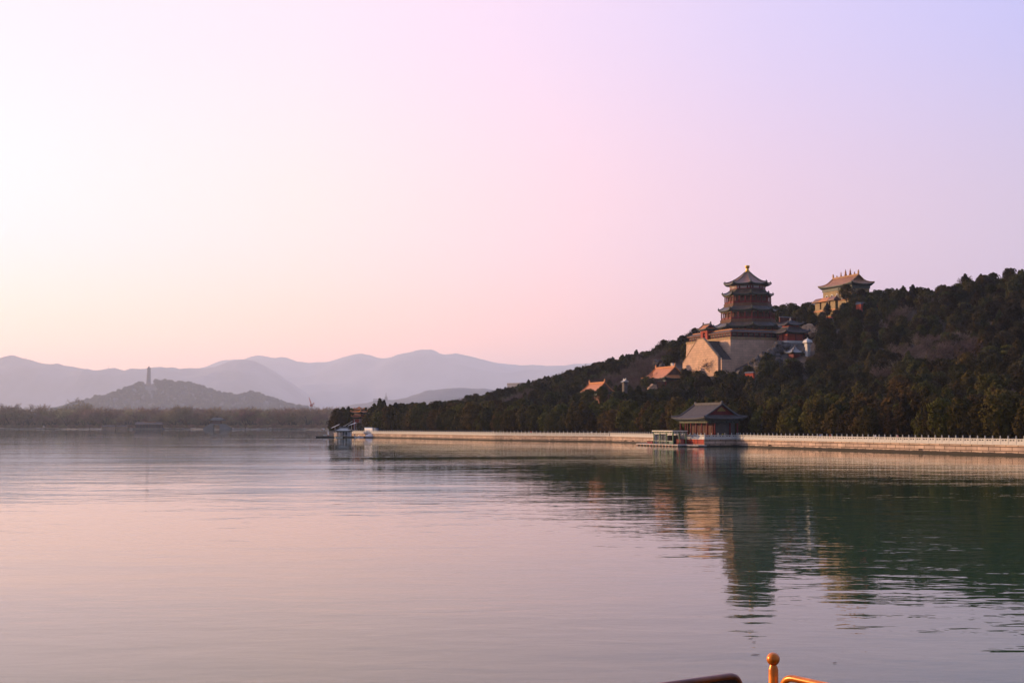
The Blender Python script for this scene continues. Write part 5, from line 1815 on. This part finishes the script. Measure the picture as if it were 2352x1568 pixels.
# far shore willows
RW = random.Random(9)
wi, wmass_ = [], []
px = -30
n_ = 0
while px < 800:
    Yd = far_y(px) + RW.uniform(14, 26)
    hh = (RW.uniform(30, 60) if px < 560 else RW.uniform(32, 56)) * Yd / F
    wi.append([(px - 1176) / F * Yd, Yd, 1.0, hh, 0, 'w', RW.randrange(4), RW.uniform(0, 6.28), 0, px])
    px += RW.uniform(9, 17)
for k in range(1900):
    px = RW.uniform(-60, 860)
    Yd = far_y(px) + RW.uniform(18, 260)
    hh = (RW.uniform(30, 54) if k < 420 else RW.uniform(8, 26)) * Yd / F
    if k >= 850:
        Yd = far_y(px) + RW.uniform(2, 16); hh = RW.uniform(3, 9)
    wmass_.append([(px - 1176) / F * Yd, Yd, .9, hh, 0, 'w', RW.randrange(4), RW.uniform(0, 6.28), 0])
FLM = [(-100, 235, 'left of the ochre huts'), (235, 300, 'at the ochre huts'), (300, 410, 'at the dark corridor'), (410, 470, 'between the dark corridor and the footbridge'), (470, 550, 'at the footbridge'), (550, 700, 'right of the footbridge'), (700, 900, 'near the crane')]
fz = defaultdict(list)
for c in wi:
    for a, b, t in FLM:
        if a <= c[9] < b: fz[t].append(c); break
for t, lst in fz.items():
    for i, c in enumerate(lst):
        make_tree(c, 'willow_tree', 'far shore willow %s, %s from the left' % (t, ordinal(i + 1)), 'bare willows along the far shore', WILL[c[6]][0], WILL[c[6]][1], RW.uniform(1.0, 1.35))
w3 = scatter('far_wood', wmass_, [('far', [(b[0], WILLOW)]) for b in WILL], 'willow_shape')
tag(w3, 'hazy brown leafless wood behind the far shore willows', 'wood')
t_ = at(180, 940, 2700)
make_tree([t_.x, t_.y, 1.9, at(180, 912, 2700).z, 0, 0, 0, 1.0], 'bare_tree', 'tall lone bare tree rising above the far wood left of the pagoda hill', None, WILL[1][0], WILL[1][1], 1.0)

# ------------------------------------------------------------------ people on the promenade
def person_mesh(pose, cols):
    """one continuous skinned figure, 1.7 m tall, facing -Y"""
    v = [(0, 0, .92), (0, 0, 1.15), (0, 0, 1.38), (0, 0, 1.50), (0, -.01, 1.60), (0, -.01, 1.70)]
    e = [(0, 1), (1, 2), (2, 3), (3, 4), (4, 5)]
    r = [.15, .14, .16, .06, .10, .07]
    for s in (-1, 1):
        sw = .12 * s if pose == 'walk' else 0
        o = len(v)
        v += [(s * .10, 0, .86), (s * .11, -.02 - sw, .48), (s * .11, sw * 1.3, .08), (s * .12, sw * 1.3 - .14, .03)]
        r += [.10, .07, .05, .04]
        e += [(0, o), (o, o + 1), (o + 1, o + 2), (o + 2, o + 3)]
        o = len(v)
        v += [(s * .20, 0, 1.40), (s * .26, .02, 1.12), (s * .24, -.10 + sw, .90), (s * .235, -.13 + sw, .80)]
        r += [.07, .052, .042, .035]
        e += [(2, o), (o, o + 1), (o + 1, o + 2), (o + 2, o + 3)]
    me = bpy.data.meshes.new('person')
    me.from_pydata(v, e, [])
    o = bpy.data.objects.new('person_tmp', me)
    COL.objects.link(o)
    sk = o.modifiers.new('skin', 'SKIN')
    for i, x in enumerate(me.skin_vertices[0].data):
        x.radius = (r[i], r[i] * .8)
        x.use_root = i == 0
    o.modifiers.new('sub', 'SUBSURF').levels = 1
    dg_ = bpy.context.evaluated_depsgraph_get()
    out = bpy.data.meshes.new_from_object(o.evaluated_get(dg_))
    bpy.data.objects.remove(o)
    for c_ in cols:
        out.materials.append(c_)
    for p in out.polygons:
        z = p.center.z
        p.material_index = 0 if z < .88 else (1 if z < 1.47 else (2 if z < 1.62 else 3))
        if .7 < z < .87 and abs(p.center.x) > .19:
            p.material_index = 2
    out.name = 'person'
    return out
SKIN = mat('skin', (.42, .26, .19), .6, .1); HAIR = mat('dark_hair', (.02, .017, .015), .6, .2); TRO = mat('dark_trousers', (.04, .04, .05), .8, .2)
def jacket(n, c): return mat(n, c, .8, .15, 2.0)
folk = [(2778, -3.6, 1.5, 'pale beige coat', (.55, .42, .36), 'stand', 'person in a beige coat standing behind the platform balustrade, left of the other beige coat'), (2802, -1.6, 1.8, 'pale beige coat', (.55, .42, .36), 'stand', 'person in a beige coat standing at the near corner of the pavilion platform'),
        (2888, 0, 7.0, 'yellow jacket', (.65, .55, .05), 'stand', 'person in a yellow jacket behind the shaded side balustrade of the pavilion platform'), (2903, 0, 8.6, 'grey jacket', (.35, .33, .36), 'walk', 'person in a grey jacket just right of the yellow jacket on the pavilion platform')]
for sx, lx, ly, cn, cc, pose, lab in folk:
    y0 = ly
    x0 = local_x(PLAT, y0, sx)
    q = loc2(PLAT, min(x0, -.7), y0)
    me = person_mesh(pose, [TRO, jacket(cn.replace(' ', '_'), cc), SKIN, HAIR])
    tag(link_mesh('person', me, None, (q.x, q.y, PZ + .03), ROT + .4), lab, 'person')
shore_folk = [(3292, 'red jacket', (.50, .05, .04), 'person in a red jacket walking on the promenade right of the pavilion'), (3470, 'white jacket', (.6, .6, .6), 'person in a white jacket on the promenade far right of the pavilion'), (3560, 'pink jacket', (.55, .25, .25), 'person in a pink jacket, rightmost on the promenade'),
              (3250, 'blue jacket', (.10, .16, .35), 'person in a blue jacket just left of the red jacket on the promenade'), (2105, 'scarlet coat', (.55, .05, .03), 'person in a scarlet coat on the promenade left of the pavilion'), (2345, 'pale grey coat', (.5, .5, .52), 'person in a pale grey coat behind the balustrade near the bend of the shore'), (1949, 'cream jacket', (.6, .5, .35), 'person in a cream jacket on the promenade between the kiosk and the boat dock')]
allp = shore_pts(205, C_END - 2, 1.0)
for sx, cn, cc, lab in shore_folk:
    b = min(allp, key=lambda p: abs(proj(p[0], p[1], 3)[0] - sx * KS))
    me = person_mesh('walk', [TRO, jacket(cn.replace(' ', '_'), cc), SKIN, HAIR])
    tag(link_mesh('person', me, None, (b[0] + N2.x * 2.4, b[1] + N2.y * 2.4, LEDGE + .06), ROT + (1.57 if 'walking' in lab else .3)), lab, 'person')
# memorial gateway columns seen under the trees
p = P_on(1972, 551, LEDGE)
r = thing('lakeside_gateway', 'pale slender gateway posts lit under the trees at the farthest balustrade', 'gateway', (p.x + N2.x * 3.5, p.y + N2.y * 3.5, LEDGE), ROT)
for x in (-3.6, -1.3, 1.3, 3.6):
    MB().box(x - .2, x + .2, -.2, .2, 0, 3.2 if abs(x) > 2 else 3.8).build('column', STONE_W, r)
MB().box(-3.9, 3.9, -.3, .3, 2.5, 2.8).build('beam', RED, r)
MB().box(-1.6, 1.6, -.5, .5, 3.82, 4.3, .1, .4).build('roof', TILE_Y, r)

# ------------------------------------------------------------------ bow of our own boat with gilded rails
GOLDP = mat('gold_paint', (.64, .15, .004), .30, .45, 9.0, col2=(.70, .17, .005), spec=.5, metal=.3)
bowp = onz(1776, 1600, 3.7)
def on_plane_y(px, py, Yd): return at(px, py, Yd)
post_t = at(1776, 1526, 8.0)
boat = thing('sightseeing_boat', 'bow of a boat with gold painted ball topped post and curved handrails in the foreground', 'boat', (post_t.x, post_t.y, 0), 0)
O = Vector((post_t.x, post_t.y, 0))
deckz = 3.5
pr_ = .030
pst = MB().lathe([(pr_ * 1.3, deckz), (pr_ * 1.3, deckz + .05), (pr_, deckz + .06), (pr_, post_t.z - .03), (pr_ * .86, post_t.z - .012), (pr_ * .62, post_t.z + .004), (pr_ * .62, post_t.z + .02)], 20)
pst = pst.build('rail_post', GOLDP, boat, True)
cz = post_t.z + .036
rb = .040
MB().lathe([(rb * math.sin(math.pi * k / 14) + .0005, cz - rb * math.cos(math.pi * k / 14) ) for k in range(15)], 24).build('ball_finial', GOLDP, pst, True)
def bend(path, k=6, r=.12):
    out = [Vector(path[0])]
    for a, b, c_ in zip(path[:-2], path[1:-1], path[2:]):
        a, b, c_ = Vector(a), Vector(b), Vector(c_)
        p0, p2 = b + (a - b).normalized() * r, b + (c_ - b).normalized() * r
        for q in range(k + 1):
            t = q / k
            out.append(p0 * (1 - t) ** 2 + b * 2 * t * (1 - t) + p2 * t * t)
    out.append(Vector(path[-1]))
    return out
# right rail: rises beside the post, bends and runs back towards us on the right
zr0 = at(1800, 1556, 7.95).z + .012
r1 = at(1797, 1556, 7.95); r1.z = zr0
d1_ = Vector((.55, -.83, -.0)).normalized()
tr_ = .021
path = [Vector((r1.x, r1.y, deckz)) - O, Vector((r1.x, r1.y, zr0)) - O, Vector((r1.x, r1.y, zr0)) - O + d1_ * 4.6]
MB().tube(bend(path, 8, .10), tr_, 14).build('handrail', GOLDP, boat, True)
MB().tube([path[0] + Vector((0, 0, .5)) , path[0] + Vector((0, 0, .5)) + d1_ * 4.6], tr_ * .8, 10).build('lower_rail', GOLDP, boat, True)
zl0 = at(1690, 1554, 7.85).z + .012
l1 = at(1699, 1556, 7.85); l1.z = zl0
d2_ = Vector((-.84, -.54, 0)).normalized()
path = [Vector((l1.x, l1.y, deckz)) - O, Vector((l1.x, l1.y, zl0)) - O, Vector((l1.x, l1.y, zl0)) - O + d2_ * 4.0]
MB().tube(bend(path, 8, .09), tr_, 14).build('handrail', mat('shaded_gold_rail', (.20, .045, .005), .30, .45, 7.0, spec=.5), boat, True)  # same gold rail as the right one, its shade put into the colour
pn = MB()
a_, b_ = path[1] + d2_ * .03, path[2]
nn_ = Vector((d2_.y, -d2_.x, 0)) * .015
pn.add([a_ + nn_ - Vector((0, 0, .01)), b_ + nn_ - Vector((0, 0, .01)), b_ + nn_ - Vector((0, 0, zl0 - deckz - .01)), a_ + nn_ - Vector((0, 0, zl0 - deckz - .01)), a_ - nn_ - Vector((0, 0, .01)), b_ - nn_ - Vector((0, 0, .01)), b_ - nn_ - Vector((0, 0, zl0 - deckz - .01)), a_ - nn_ - Vector((0, 0, zl0 - deckz - .01))],
       [(0, 1, 2, 3), (7, 6, 5, 4), (0, 4, 5, 1), (2, 6, 7, 3), (0, 3, 7, 4), (1, 5, 6, 2)])
pn.build('rail_panel', mat('dark_wood_panel', (.03, .012, .006), .5, .3, 2.0), boat)
for e_ in (path[2], path[1] + d2_ * 2.2):
    MB().tube([Vector((e_.x, e_.y, deckz)), Vector((e_.x, e_.y, zl0))], tr_, 10).build('rail_post', GOLDP, boat, True)
for k_ in (1.6, 3.2, 4.6):
    q_ = Vector((r1.x, r1.y, 0)) - O + d1_ * k_
    MB().tube([Vector((q_.x, q_.y, deckz)), Vector((q_.x, q_.y, zr0))], tr_, 10).build('rail_post', GOLDP, boat, True)
dk = [(0.0, .5), (.7, -.4), (2.6, -3.2), (2.4, -7.5), (-4.6, -7.5), (-4.2, -2.42), (-.6, -.12)]
MB().rings([[(x, y, deckz - .12) for x, y in dk], [(x, y, deckz) for x, y in dk]], True, True, True).build('deck', mat('red_deck', (.16, .05, .035), .7, .2), boat)
MB().rings([[(x * .86, y * .9 - .3, -.4) for x, y in dk], [(x * .99, y, deckz - .14) for x, y in dk]], True, True, True).build('hull', mat('dark_green_hull', (.03, .05, .03), .5, .2), boat)

# floating leaves
LEAF = mat('dead_leaf', (.09, .055, .03), .8, .3)
for sx, sy, s_, lab in ((3000, 2553, .16, 'farthest dead leaf floating above the gold post'), (3014, 2567, .13, 'small dead leaf floating just below the farthest one'), (3020, 2618, .24, 'largest dead leaf floating left of the gold ball'), (3337, 2650, .13, 'lone dead leaf floating right of the gold post')):
    s_ *= .55
    p = onz(sx * KS, sy * KS, .004)
    m = MB().add([(-s_, 0, .0), (-s_ * .3, -s_ * .35, .012), (s_ * .6, -s_ * .25, .01), (s_ * 1.1, 0, .02), (s_ * .5, s_ * .3, .012), (-s_ * .4, s_ * .3, .01), (0, 0, .022)],
                 [(0, 1, 6), (1, 2, 6), (2, 3, 6), (3, 4, 6), (4, 5, 6), (5, 0, 6)])
    o = m.build('dead_leaf', LEAF)
    o.location = p
    tag(o, lab, 'leaf')

# ------------------------------------------------------------------ haze
HAZE_D = 4.8e-5
hm = bpy.data.materials.new('haze')
hm.use_nodes = True
hm.node_tree.nodes.clear()
pv = hm.node_tree.nodes.new('ShaderNodeVolumePrincipled')
pv.inputs['Color'].default_value = (.85, .92, 1.0, 1)
pv.inputs['Density'].default_value = HAZE_D
pv.inputs['Anisotropy'].default_value = 0.25
ho = hm.node_tree.nodes.new('ShaderNodeOutputMaterial')
hm.node_tree.links.new(pv.outputs[0], ho.inputs['Volume'])
hz = MB().box(-40000, 40000, -1000, 37500, -6, 1880).build('haze', hm)
tag(hz, kind='stuff')
print('TREES', len(ind), len(mass), len(bind), len(bmass), len(scrub), len(wi))
